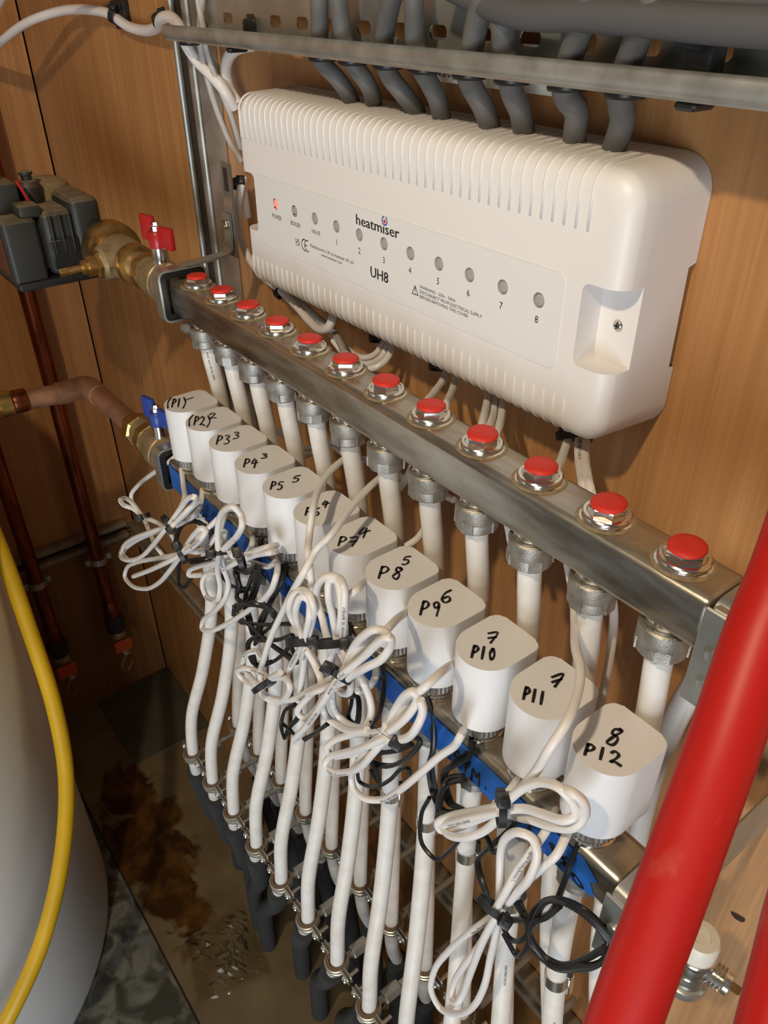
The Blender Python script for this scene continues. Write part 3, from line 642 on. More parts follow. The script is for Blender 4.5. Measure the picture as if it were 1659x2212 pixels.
for o_, ang in ((cov, 32), (lab, 30)):
    for p in o_.data.polygons: p.use_smooth = not (p.normal.y < -0.999)
    o_.data.set_sharp_from_angle(angle=math.radians(ang))
for k in range(11):
    xx = LX0 + (LX1 - LX0) * k / 10
    w = obj('indicator_window', lathe([(0.00475, 0), (0.00475, 0.0012), (0.0034, 0.0016), (0.0, 0.0018)], 24, frame((xx, BY0 + 0.0029, LZZ), (0, -1, 0))), 'ledon' if k == 0 else 'ledoff', wc, angle=60)
    if k == 0: w['label'] = 'lit red power light'
def fit_text(s, A, B, Tt, yy=LYB - 0.00012, crop='L'):
    a = ay(*fx(crop, *A), LYB); b = ay(*fx(crop, *B), LYB); t = ay(*fx(crop, *Tt), LYB); v, f = text_mesh(s)
    x0 = min(p[0] for p in v); x1 = max(p[0] for p in v); caps = [p[1] for p in v]; top = max(caps)
    sx = (b[0] - a[0]) / (x1 - x0); hz = (t[2] - a[2]) / top; z = (a[2] + b[2]) / 2
    return [(a[0] + (p[0] - x0) * sx, yy, z + p[1] * hz) for p in v], f
tx = [fit_text('POWER', (70, 174), (118, 185), (72, 152)), fit_text('BOILER', (168, 210), (218, 223), (170, 189)), fit_text('VALVE', (277, 252), (322, 265), (277, 231)),
      fit_text('UK', (192, 298), (214, 305), (194, 279)), fit_text('CA', (194, 316), (216, 323), (196, 299)), fit_text('UH8', (588, 482), (680, 517), (588, 428)),
      fit_text('Manufactured in UK by Heatmiser UK Ltd', (270, 327), (496, 414), (270, 311)), fit_text('www.heatmiser.com', (327, 374), (437, 416), (327, 360)),
      fit_text('WARNING - 230v - 50Hz', (846, 547), (1034, 613), (847, 531)), fit_text('DISCONNECT FROM ELECTRICAL SUPPLY', (846, 573), (1174, 698), (847, 557)),
      fit_text('BEFORE REMOVING THIS COVER', (846, 597), (1101, 696), (847, 581))]
for k in range(1, 9):
    v, f = text_mesh(str(k)); xx = LX0 + (LX1 - LX0) * (k + 2) / 10; w = max(p[0] for p in v) + min(p[0] for p in v)
    tx.append(([(xx + (p[0] - w / 2) * 0.0062, LYB - 0.00012, LZZ - 0.0143 + p[1] * 0.0066) for p in v], f))
def logo(s, A, B, Tt, bold=0.00022):
    r = []
    for dx, dz in ((-1, 0), (1, 0), (0, 0)):
        v, f = fit_text(s, A, B, Tt); r.append(([(p[0] + dx * bold, p[1] - 0.00001 * (dx + 1), p[2] + dz * bold) for p in v], f))
    return join(*r)
lt = [logo('heatm\u0131ser', (512, 207), (738, 281), (512, 154)), logo('UH8', (588, 482), (680, 517), (588, 428))]
obj('lettering', join(*tx, *lt), 'ink', lab, smooth=False)
def arc(cx_, cz_, r0, r1, a0, a1, n=20, yy=LYB - 0.00014):
    V = []; F = []
    for k in range(n + 1):
        a = a0 + (a1 - a0) * k / n; V += [(cx_ + r0 * math.cos(a), yy, cz_ + r0 * math.sin(a)), (cx_ + r1 * math.cos(a), yy, cz_ + r1 * math.sin(a))]
    for k in range(n): F.append((2 * k, 2 * k + 2, 2 * k + 3, 2 * k + 1))
    return V, F
lc = ay(*fx('L', 661, 188), LYB)
obj('logo_ring', arc(lc[0], lc[2], 0.0024, 0.0035, math.radians(100), math.radians(430), 26), 'ledlogoblue', lab, smooth=False)
obj('logo_drop', arc(lc[0], lc[2] - 0.0004, 0.0, 0.0014, 0, 2 * math.pi, 14), 'redcap', lab, smooth=False)
def seg(p, q, w, yy=LYB - 0.00014):
    p, q = np.array(p), np.array(q); d = (q - p) / np.linalg.norm(q - p); n = np.array([-d[1], d[0]]) * w / 2
    return [(a[0], yy, a[1]) for a in (p - n, q - n, q + n, p + n)], [(0, 1, 2, 3)]
t3 = [ay(*fx('L', *q), LYB)[[0, 2]] for q in ((806, 570), (838, 581), (822, 529))]
ce = []
for px in (240, 256):
    c = ay(*fx('L', px, 316 + (px - 240) * 0.35), LYB); ce.append(arc(c[0], c[2], 0.0042, 0.0051, math.radians(75), math.radians(285), 14))
ce.append(seg((c[0] - 0.0045, c[2]), (c[0] - 0.0008, c[2]), 0.0008)); mid = (t3[0] + t3[1]) / 2
obj('marks', join(seg(t3[0], t3[1], 0.0006), seg(t3[1], t3[2], 0.0006), seg(t3[2], t3[0], 0.0006), seg(mid + (0, 0.0022), mid + (0, 0.0052), 0.0007), seg(mid + (0, 0.0009), mid + (0, 0.0015), 0.0007), *ce), 'ink', lab, smooth=False)
sp = ay(1336, 703, 0.0645)
scr = obj('screw', lathe([(0.0034, 0), (0.0034, 0.0006), (0.0026, 0.0016), (0.0012, 0.0019), (0.0, 0.0019)], 18, frame((sp[0], 0.0644, sp[2]), (0, -1, 0))), 'chrome', wc)
obj('screw_slot', join(box((sp[0] - 0.0018, 0.0623, sp[2] - 0.0004), (sp[0] + 0.0018, 0.0630, sp[2] + 0.0004)), box((sp[0] - 0.0004, 0.0623, sp[2] - 0.0018), (sp[0] + 0.0004, 0.0630, sp[2] + 0.0018))), 'ink', scr)
obj('screw', lathe([(0.0034, 0), (0.0034, 0.0006), (0.0026, 0.0016), (0.0012, 0.0019), (0.0, 0.0019)], 18, frame((BX0 + BX1 - sp[0], 0.0644, sp[2]), (0, -1, 0))), 'chrome', wc)
# ================================================================== POST AND CABLE TRAY
PX0, PX1, PY0 = -0.161, -0.119, 0.079
post = thing('strut_post', 'upright galvanised strut channel with an open slot beside the manifold', 'strut channel', (PX0, YW, -0.75))
def vroll(x0, x1): return rbox((x0, PY0, -0.75), (x1, PY0 + 0.008, 0.72), 0.0035, 3)
obj('front_lip', vroll(PX0, PX0 + 0.0055), 'galv', post); obj('front_lip', vroll(PX1 - 0.0125, PX1), 'galv', post)
obj('slot_shade', box((PX0 + 0.005, PY0 + 0.007, -0.75), (PX1 - 0.011, PY0 + 0.009, 0.72)), 'gap', post)  # dark plate added behind the lips, standing in for shade inside the slot
obj('side_wall', box((PX0, PY0 + 0.004, -0.75), (PX0 + 0.0022, YW - 0.001, 0.72)), 'galv', post)
obj('side_wall', box((PX1 - 0.0022, PY0 + 0.004, -0.75), (PX1, YW - 0.001, 0.72)), 'galv', post)
obj('back_web', box((PX0 + 0.0022, YW - 0.0035, -0.75), (PX1 - 0.0022, YW - 0.001, 0.72)), 'gap', post)
tray = thing('cable_tray', 'galvanised perforated cable tray with a rolled front lip above the white box', 'cable tray', (0.3, 0.075, 0.188))
TZ = 0.2066; SW, SH = 0.0085, 0.0042; xs = [-0.0678 + 0.0408 * k for k in range(20)]; tparts = []
TX0, TX1 = -0.0865, 0.72
tparts += [((TX0, 0.188), (TX1, 0.188), (TX1, TZ - SH), (TX0, TZ - SH)), ((TX0, TZ + SH), (TX1, TZ + SH), (TX1, 0.40), (TX0, 0.40))]
def slot_side(x, s):
    out = []
    for k in range(7):
        a = -math.pi / 2 + math.pi * k / 6; out.append((x + s * (SW - SH * 0.8 + SH * 0.8 * math.cos(a)), TZ + SH * math.sin(a)))
    return out
prev = [(TX0, TZ - SH), (TX0, TZ + SH)]
for x in xs + [None]:
    nxt = slot_side(x, -1) if x is not None and x + SW < TX1 else [(TX1, TZ - SH), (TX1, TZ + SH)]
    tparts.append(tuple(prev[::1][:1] + nxt + prev[1:][::-1])); 
    if x is None or x + SW >= TX1: break
    prev = slot_side(x, 1)
RY = Matrix(((1, 0, 0, 0), (0, 0, -1, 0), (0, 1, 0, 0), (0, 0, 0, 1)))
obj('perforated_back', join(*[xf(prism(p, -0.0765, -0.0750), RY) for p in tparts]), 'zinc', tray, smooth=False)
lx0 = float(ay(352, 66, 0.045)[0])
lipsec = [(0.0450, 0.1905), (0.0440, 0.1930), (0.0440, 0.1975), (0.0455, 0.2003), (0.0480, 0.2005), (0.0490, 0.1985), (0.0475, 0.1900), (0.0475, 0.1885)]
obj('front_lip', xf(prism(lipsec, lx0, 0.72), Matrix(((0, 0, 1, 0), (1, 0, 0, 0), (0, 1, 0, 0), (0, 0, 0, 1)))), 'galv', tray, angle=60)
obj('bottom_flange', box((lx0, 0.0468, 0.1878), (0.72, 0.0750, 0.1892)), 'zinc', tray, smooth=False)
GR = [('E', 845, 312), ('E', 1010, 327), ('E', 1205, 350), ('E', 1405, 372), ('F', 20, 390), ('F', 252, 420), ('F', 550, 452), ('F', 870, 485), ('E', 120, 232)]
gm = mesh('grommet', *lathe([(0.0090, 0.0015), (0.0106, 0.0010), (0.0110, -0.0015), (0.0104, -0.0032), (0.0085, -0.0036), (0.0070, -0.0030), (0.0070, 0.0015)], 22), 'blackplastic', True, 60)
GX = []
for c, x, y in GR:
    p = ay(*fx(c, x, y), 0.0575); GX.append(p[0]); link('grommet', gm, tray, (p[0], 0.0600, 0.1878))
# screws and ties on the tray
for (px, py, Y, nmL) in ((541, 52, 0.072, 'small black cable tie poking through the tray near its left end'), (1530, 118, 0.060, 'thick black cable tie with a long tail at the right of the tray')):
    p = ay(px, py, Y); t = thing('cable_tie', nmL, 'cable tie', p, 'cable ties on the tray'); k = 1.0 if px > 1000 else 0.72
    obj('head', rbox((p[0] - 0.0075 * k, p[1] - 0.008 * k, p[2] - 0.010 * k), (p[0] + 0.0075 * k, p[1] + 0.005 * k, p[2] + 0.006 * k), 0.0028, 2), 'blackplastic', t)
    if px > 1000: obj('tail', strip([ay(1528, 108, 0.055), ay(1500, 98, 0.048), ay(1460, 88, 0.044)], (0, 0.3, 1), 0.0042, 0.0022), 'blackplastic', t, angle=30)
    obj('strap', rbox((p[0] - 0.006 * k, 0.048, 0.1835), (p[0] + 0.006 * k, 0.066, 0.1878), 0.0015, 1), 'blackplastic', t, angle=30)
# grey thermostat cables through the grommets
GC = [('E', [(835, -60, .052), (840, 0, .052), (845, 200, .058), (845, 310, .06), (865, 355, .064), (930, 420, .07), (990, 500, .078), (1025, 575, .086), (1040, 640, .09)]),
      ('E', [(935, -60, .052), (945, 0, .052), (975, 200, .058), (1008, 325, .06), (1045, 375, .064), (1100, 450, .07), (1132, 520, .08), (1142, 585, .088), (1142, 640, .09)]),
      ('E', [(1260, -60, .048), (1240, 0, .05), (1200, 220, .058), (1205, 350, .06), (1230, 420, .066), (1300, 510, .074), (1365, 595, .084), (1390, 650, .09)]),
      ('E', [(1345, -60, .05), (1360, 0, .05), (1372, 240, .058), (1402, 370, .06), (1440, 440, .066), (1490, 540, .074), (1515, 640, .084), (1520, 690, .09)]),
      ('F', [(120, -30, .046), (90, 60, .05), (50, 260, .058), (22, 390, .06), (50, 470, .066), (110, 580, .074), (148, 690, .084), (155, 740, .09)]),
      ('F', [(195, 20, .05), (215, 130, .052), (225, 280, .058), (250, 420, .06), (268, 500, .066), (310, 600, .074), (330, 700, .084), (335, 760, .09)]),
      ('F', [(690, 60, .046), (640, 150, .05), (585, 310, .058), (548, 460, .06), (565, 530, .066), (615, 600, .072), (612, 700, .08), (605, 770, .086), (603, 830, .09)]),
      ('F', [(1020, 90, .046), (960, 180, .05), (905, 330, .058), (858, 485, .06), (858, 560, .066), (868, 640, .072), (842, 750, .08), (818, 815, .086), (815, 860, .09)])]
for i, (c, p) in enumerate(GC):
    Pc = path(c, p, .06); q0 = np.array(Pc[0]); d0 = q0 - np.array(Pc[6]); Pc = catmull([q0 + (d0[0] * 4, 0.004, 0.20), q0 + (d0[0] * 2, 0.002, 0.09), q0 + (d0[0] * 0.5, 0, 0.03)], 5) + Pc
    o = obj('thermostat_cable', tube(Pc, 0.0066 if i < 4 else 0.0070, 12), 'greycable')
    tag(o, 'grey cable entering the top of the white box, %s of eight from the left' % ORD[i], 'cable', 'grey cables between tray and box')
for nm_, pts, r, m, lb in (('trunk_cable', [(-140, -120, .05), (60, -20, .05), (300, 70, .046), (700, 80, .045), (1100, 110, .044), (1400, 135, .043), (1800, 158, .042)], 0.0080, 'darkcable', 'thick dark grey cable crossing the top right above the tray'),
                           ('trunk_cable', [(500, -90, .055), (900, -55, .055), (1300, -20, .053), (1800, 15, .052)], 0.0110, 'darkcable', 'thick dark cable at the upper right edge behind the other trunk cable')):
    tag(obj(nm_, tube(path('F', pts, .05), r, 14), m), lb, 'cable', 'trunk cables above the tray')
# printed white label behind the tray
lbx = [ay(930, 150, 0.098), ay(1170, 172, 0.098)]
o = obj('cable_label', xf(box((lbx[0][0], 0.096, lbx[0][2] - 0.0065), (lbx[1][0] + 0.02, 0.0966, lbx[0][2] + 0.02)), T(0, 0, 0)), 'whitecap', smooth=False); tag(o, 'white printed strip behind the tray above the box', 'label strip')
v, f = text_mesh('300/500 VOLT'); z_ = lbx[0][2]
obj('lettering', ([(ay(990, 160, .0958)[0] - p[0] * 0.0075, 0.0957, z_ + 0.0035 - p[1] * 0.010) for p in v], f), 'ink', o, smooth=False)
# ------------------------------------------------------------------ cables at the upper left
def cable(name, segs, r, m, label, group=None, n=9, cat='cable'):
    o = obj(name, join(*[tube(s, r, n) for s in segs]), m); tag(o, label, cat, group); return o
cable('mains_cable', [path('P', [(-620, 1150, .0), (-420, 760, .005), (-230, 420, .012), (-120, 240, .02), (-50, 140, .03), (0, 92, .04), (60, 48, .06), (130, 24, .085), (200, 22, .094), (240, 32, .096), (275, 56, .098), (310, 66, .098), (338, 60, .09), (350, 40, .076), (370, 38, .07), (390, 62, .064), (402, 95, .062), (425, 130, .07), (455, 160, .074), (485, 195, .08), (508, 232, .09)], .09)], 0.0056, 'cablewhite', 'thick white cable arching across the left wall into the tray end', n=12)
cable('mains_cable', [path('P', [(516, 225, .093), (498, 195, .09), (489, 160, .086), (492, 130, .08), (508, 108, .075), (545, 96, .07)], .09)], 0.0052, 'cablewhite', 'white cable hooking over the left top corner of the box', n=12)
cable('data_cable', [path('P', [(448, -420, .075), (440, -200, .072), (438, -30, .07), (432, 60, .07), (433, 95, .066), (446, 160, .075), (470, 240, .08), (500, 312, .09), (522, 350, .096)], .08)], 0.0031, 'cablegreywhite', 'thin grey cable dropping past the post, left of two')
cable('data_cable', [path('P', [(420, -420, .075), (420, -200, .072), (425, -30, .07), (438, 60, .068), (450, 120, .07), (475, 190, .078), (500, 250, .086), (520, 320, .096)], .08)], 0.0029, 'cablegreywhite', 'thin grey cable dropping past the post, right of two')
sc_ = path('P', [(526, 380, .088), (518, 420, .082), (514, 460, .08), (519, 505, .08), (533, 548, .08), (562, 590, .08), (605, 626, .08), (640, 660, .08), (668, 692, .075), (692, 711, .07), (713, 702, .07), (720, 678, .075), (716, 645, .086)], .08)
cable('supply_cable', [sc_, path('P', [(524, 400, .094), (530, 440, .094), (534, 470, .094)], .094)], 0.0042, 'cablewhite', 'white cable looping round the lower left corner of the box', n=11)
cable('supply_cable', [path('P', [(622, 632, .09), (655, 660, .092), (690, 690, .092), (715, 712, .09), (735, 740, .07), (745, 765, .05)], .09)], 0.0036, 'cablegreywhite', 'greyish cable running behind the looped white cable under the box')
for i, p in enumerate(([(728, 728, .085), (752, 755, .08), (785, 772, .075), (812, 764, .075), (828, 742, .08), (834, 715, .09)], [(720, 735, .08), (750, 770, .075), (795, 786, .07), (825, 770, .072), (840, 742, .08), (844, 718, .09)], [(780, 800, .05), (815, 792, .06), (838, 772, .07), (849, 745, .08), (850, 720, .09)])):
    cable('zone_cable', [path('P', p, .08)], 0.0030, 'cablewhite', '%s of three white cables curling under the middle left of the box' % ('Inner', 'Middle', 'Outer')[i], 'white cables leaving the box bottom')
down = [[(968, 790, .088), (957, 820, .075), (934, 852, .05), (915, 880, .03), (905, 960, .035), (880, 1030, .03), (850, 1072, .02)], [(990, 800, .088), (981, 832, .075), (969, 862, .05), (960, 885, .03), (950, 980, .03), (935, 1100, .02), (905, 1160, .012), (878, 1180, .004)],
        [(1056, 838, .088), (1052, 870, .07), (1044, 905, .045), (1036, 940, .03), (1020, 1040, .028), (1000, 1110, .0185)], [(1071, 846, .088), (1067, 885, .07), (1058, 918, .045), (1050, 945, .03), (1090, 1100, .028), (1110, 1200, .02)],
        [(1087, 853, .088), (1085, 890, .07), (1077, 930, .045), (1070, 965, .03), (1130, 1120, .03), (1170, 1200, .03)], [(1232, 935, .088), (1220, 970, .07), (1208, 1005, .045), (1200, 1030, .03), (1220, 1180, .03), (1240, 1290, .018)],
        [(1250, 938, .088), (1250, 985, .07), (1256, 1030, .045), (1262, 1060, .03), (1300, 1200, .03), (1325, 1310, .03), (1320, 1400, .03), (1295, 1540, .03), (1280, 1650, .02)], [(1266, 945, .088), (1264, 985, .07), (1270, 1030, .045), (1276, 1060, .03), (1310, 1180, .04)]]
for i, p in enumerate(down):
    P = path('P', p, .05)
    o = cable('zone_cable', [P], 0.0030, 'cablewhite', 'white cable from the box bottom passing behind the upper manifold, %s from the left' % ORD[i], 'white cables leaving the box bottom')
    if i == 6: obj('lettering', print_on(P, 0.0030, '300/300V 2X0.75', 0.03, 0.004), 'ink', o, smooth=False)
for i, p in enumerate(([(655, 905, .03), (640, 925, .03), (625, 960, .03), (640, 985, .03), (700, 965, .03), (760, 930, .03)], [(720, 965, .03), (752, 985, .03), (820, 1000, .035), (885, 1040, .035), (935, 1060, .035), (980, 1080, .035)], [(600, 930, .03), (650, 968, .032), (700, 962, .034), (745, 958, .034)])):
    P = path('P', p, .03); o = cable('zone_cable', [P], 0.0028, 'cablewhite', 'white cable stretched between the pipes behind the actuators, %s from the left' % ORD[i], 'white cables behind the actuators')
    if i == 1: obj('lettering', print_on(P, 0.0028, '2X0.75mm2 NR40042054 H03VVH2-F', 0.1, 0.0036), 'ink', o, smooth=False)
# ------------------------------------------------------------------ cable ties (black)
def tie(parent, c, x, y, dx, dy, Y, hw, hd=0.006, head=1, w=0.0048, tail=0.0):
    """strap round a bundle: centre pixel, bundle direction in pixels, half width in metres"""
    hw *= 0.82; hd *= 1.0
    p = Vector(ay(*fx(c, x, y), Y)); q = Vector(dp(*fx(c, x + dx, y + dy), pr(p)[2])); t = (q - p).normalized(); view = VIEW - t * VIEW.dot(t); view.normalize(); s = t.cross(view)
    V = []; F = []; n = 20
    for k in range(n):
        a = 2 * math.pi * k / n; e = s * math.cos(a) * hw + view * math.sin(a) * hd; o = e.normalized() * 0.0015
        for u, g in ((-w / 2, 0), (w / 2, 0), (w / 2, 1), (-w / 2, 1)): V.append(tuple(p + e + t * u + o * g))
    for k in range(n):
        j = (k + 1) % n
        for b in range(4): F.append((k * 4 + b, j * 4 + b, j * 4 + (b + 1) % 4, k * 4 + (b + 1) % 4))
    o = obj('cable_tie', (V, F), 'blackplastic', parent, angle=40)
    hp = p + s * hw * 0.75 * head + view * hd * 0.9
    M = Matrix(((s.x, t.x, view.x, hp.x), (s.y, t.y, view.y, hp.y), (s.z, t.z, view.z, hp.z), (0, 0, 0, 1)))
    obj('tie_head', xf(join(rbox((-0.0042, -0.004, -0.0015), (0.0042, 0.004, 0.0055), 0.001, 2), box((-0.002, -0.0018, 0.005), (0.002, 0.0018, 0.0062))), M), 'blackplastic', o, angle=40)
    if tail: obj('tie_tail', xf(box((0.003, -0.0017, 0.0012), (0.004 + tail, 0.0017, 0.0026)), M @ Matrix.Scale(head, 4, (1, 0, 0))), 'blackplastic', o)
    return o
for px, py, dx, dy, Y, hw, nm_ in ((515, 398, 0, 1, .085, .007, 'black cable tie at the left edge of the box'), (607, 630, 1, 1, .083, .008, 'black cable tie under the lower left of the box'), (826, 728, 0.1, 1, .086, .013, 'black cable tie under the middle left of the box'),
                                   (955, 790, 0, 1, .088, .012, 'black cable tie under the middle of the box'), (1240, 938, 0.1, 1, .088, .014, 'black cable tie under the right end of the box'), (246, 34, 1, 0.5, .094, .008, 'black cable tie base holding the white cable on the left wall'), (346, 44, 0.3, 1, .084, .0085, 'black cable tie holding the white cable beside the post')):
    p = ay(px, py, Y); t = thing('cable_tie', nm_, 'cable tie', p, 'black cable ties near the wall'); tie(t, 'P', px, py, dx * 20, dy * 20, Y, hw, 0.0085, -1, 0.006)
    t.children[0].name = 'strap'
    if Y < .09 and px > 590: obj('tie_base', rbox((p[0] - 0.012, p[1] - 0.004, p[2] - 0.004), (p[0] + 0.012, p[1] + 0.008, p[2] + 0.006), 0.002, 2), 'blackplastic', t)
    if px == 246: obj('tie_base', rbox((p[0] - 0.016, YW - 0.008, p[2] - 0.014), (p[0] + 0.016, YW, p[2] + 0.016), 0.002, 2), 'blackplastic', t)

# ================================================================== ACTUATOR CABLE COILS
CRD = 0.00285
PRT = 'H03VVH2-F  300/300V  2X0.75mm2  Dongguan Wenchang Electronic Co.,Ltd  NR40042054  VDE  '
def coil(label, c, Y, segs, ties=(), prints=(), r=CRD, ends=()):
    P = [path(c, s, Y, 6, 0.0022) for s in segs]
    o = cable('actuator_cable', P, r, 'cablewhite', label, 'white actuator cables tied in coils', 10)
    for t in ties: tie(o, c, *t)
    for k, st, s0, fl in prints:
        v, f = print_on(P[k], r, (PRT * 2)[s0:s0 + 30], st, 0.0029, fl)
        if v: obj('lettering', (v, f), 'ink', o, smooth=False)
    return o
coil('small white cable coil at the far left hooked over with a narrow loop', 'A', -.075, [
    [(560, 45, 0, -.026), (490, 105, 0, -.0265), (400, 175), (300, 245), (205, 325), (158, 395), (165, 445), (245, 555), (300, 680), (350, 790), (405, 865, -.06)],
    [(500, 755, -.05), (440, 665), (350, 605), (265, 570), (170, 500, -.08), (95, 470, -.083), (72, 432, -.083), (105, 420, -.08), (165, 455, -.078), (240, 555)]],
    [(258, 562, 40, 90, -.075, .0075, .005, 1)], [(0, 0.05, 0, True), (1, 0.55, 20, False)])
coil('white cable coil with long drooping loop below the P1 actuator', 'A', -.085, [
    [(548, 190, -.05), (565, 330, -.06), (570, 430, -.07), (540, 500, -.08), (470, 625), (330, 675), (160, 740), (90, 810, -.088), (75, 865, -.09), (110, 900, -.09), (220, 885), (330, 780), (400, 690), (470, 600), (540, 500), (600, 420, -.085), (650, 410, -.085), (655, 450, -.08), (590, 520), (500, 612)],
    [(712, 350, -.05), (700, 470, -.06), (655, 545, -.07), (560, 605), (470, 650), (300, 700), (150, 780), (95, 850), (140, 905)], [(690, 430, -.065), (560, 560, -.08), (470, 640, -.09)]],
    [(448, 620, -80, 60, -.087, .012, .0065, -1)], [(0, 0.42, 40, False), (1, 0.1, 10, False)])
coil('white cable coil ending in a blunt cut tip, lowest at the far left', 'A', -.095, [
    [(820, 700, -.06), (760, 790, -.07), (680, 835, -.085), (590, 830), (545, 850), (380, 885), (200, 920), (120, 970), (108, 1030), (170, 1105), (270, 1125), (370, 1080), (460, 980), (530, 880), (600, 770), (660, 690), (710, 655), (738, 670), (720, 710), (640, 795), (560, 850)],
    [(175, 1028, -.1), (290, 985, -.1), (420, 925, -.098), (530, 870)], [(840, 570, -.06), (760, 650, -.07), (600, 800, -.09), (530, 860, -.095)]],
    [(548, 845, -90, 40, -.096, .0125, .0065, 1)], [(0, 0.05, 30, True)])
coil('white cable coil standing upright below the P3 actuator', 'A', -.085, [
    [(905, 520, -.05), (870, 600, -.065), (840, 720), (830, 845), (790, 980), (722, 1040), (712, 1105), (740, 1180), (800, 1212), (840, 1190), (850, 1100), (830, 990), (835, 845), (830, 690), (848, 570, -.09), (900, 500, -.09), (960, 490, -.09), (1012, 550, -.09), (1022, 620, -.09), (990, 700), (920, 775), (850, 845)],
    [(885, 680, -.08), (880, 740), (850, 845), (880, 970), (915, 1080), (900, 1175), (805, 1300), (715, 1380), (708, 1430), (775, 1452), (900, 1400), (1100, 1270), (1250, 1130), (1288, 1020, -.075), (1298, 915, -.055)], [(900, 800, -.08), (950, 870, -.085)]],
    [(842, 845, 10, 90, -.087, .0095, .0065, 1, .0045)], [(0, 0.3, 12, False), (1, 0.03, 4, False)])
coil('white cable coil lying level in front of the P4 and P5 actuators', 'A', -.088, [
    [(1105, 715, -.05), (1090, 800, -.07), (1045, 870), (850, 912), (680, 950), (612, 982), (605, 1015), (680, 1020), (850, 982), (1010, 905), (1130, 860), (1250, 840, -.075), (1290, 830, -.06)],
    [(1290, 785, -.06), (1240, 797, -.072), (1130, 828), (1020, 875), (1000, 900), (1060, 905), (1130, 930), (1220, 950), (1280, 915, -.06)]],
    [(1012, 895, 90, -25, -.09, .0105, .0065, -1, .0045)], [(0, 0.28, 11, True), (1, 0.08, 33, True)])
coil('white cable sweeping down from behind the pipes across the P6 actuator into a low knot', 'B', -.095, [
    [(1125, -440, .015), (1000, -330, -.012), (880, -190, -.035), (740, 0, -.065), (650, 85, -.075), (570, 230, -.085), (490, 370), (420, 510), (340, 680), (290, 830), (262, 960), (275, 1010), (312, 1000), (308, 965), (240, 925), (150, 905), (108, 938), (150, 985), (240, 1030), (290, 1100), (370, 1140), (440, 1100), (465, 1020), (440, 975), (330, 975), (400, 935)],
    [(270, 840, -.09), (240, 792, -.09), (190, 795, -.09), (145, 850, -.09), (150, 900, -.09), (230, 1010), (300, 1090), (450, 1125), (600, 1060), (680, 990), (640, 880), (585, 780)]],
    [(290, 1015, 60, 90, -.097, .014, .007, -1)], [(0, 0.42, 0, True), (1, 0.0, 42, False)])
coil('white cable draped over the P6 actuator into an upright coil with two cut ends', 'B', -.09, [
    [(870, -560, .012), (760, -470, -.012), (670, -340, -.034), (625, -190, -.056), (600, 0, -.07), (592, 100, -.076), (612, 280, -.082), (622, 400), (610, 560), (560, 720), (480, 880), (432, 980)],
    [(530, 1130), (560, 900), (575, 760), (590, 690), (620, 580), (630, 480), (600, 400), (540, 368), (490, 400), (462, 470), (480, 560), (560, 700), (590, 770), (650, 870), (688, 985), (640, 1060), (590, 1070)],
    [(565, 720), (520, 600), (510, 480), (550, 412), (598, 440), (602, 540), (575, 680)]],
    [(552, 718, 10, 90, -.092, .0145, .0065, -1, .006)], [(0, 0.78, 30, False), (1, 0.02, 45, True), (1, 0.22, 30, False)])
coil('white cable in a tall upright loop hanging below the P7 actuator', 'B', -.088, [
    [(1120, 195, 0, .326), (1000, 290, 0, .3265), (930, 360, -.075), (850, 430, -.085), (835, 700), (790, 740), (740, 900), (770, 1010), (830, 1075), (885, 1050), (878, 950), (800, 770), (730, 700), (690, 560), (650, 420), (672, 310), (730, 270), (800, 280), (840, 350), (842, 480), (830, 700)],
    [(800, 760), (760, 540), (732, 400), (742, 300), (790, 300), (820, 420), (820, 560), (800, 700), (860, 830), (950, 960), (1010, 1090), (1030, 1200), (1000, 1290), (930, 1312), (830, 1260), (770, 1180), (755, 1060), (745, 900), (750, 740)],
    [(740, 850), (690, 1000), (690, 1150), (722, 1240), (800, 1300), (900, 1340), (1000, 1330, -.095)], [(930, 1060), (1000, 1040), (1050, 980), (1062, 880, -.06)]],
    [(768, 728, 10, 90, -.091, .0155, .0065, -1, .006)], [(1, 0.06, 32, True), (0, 0.01, 68, True)])
coil('white cable coil slanting in front of the P8 actuator', 'B', -.1, [
    [(1380, 425, 0, .376), (1290, 500, 0, .3765), (1200, 570, -.075), (1120, 650, -.095), (1030, 705), (920, 800), (840, 910), (700, 1010), (560, 1140), (520, 1208), (560, 1246), (630, 1210), (700, 1110), (830, 930), (900, 770), (970, 685), (1060, 638), (1130, 660), (1152, 715)],
    [(500, 1388, -.105), (600, 1280), (700, 1130), (810, 965), (960, 840), (1080, 725), (1150, 690), (1162, 745), (1100, 840), (1000, 895), (900, 950), (830, 1000), (650, 1060), (590, 1080)]],
    [(795, 935, 60, -90, -.102, .013, .007, -1)], [(1, 0.12, 11, False), (1, 0.3, 0, False), (0, 0.62, 0, True)])
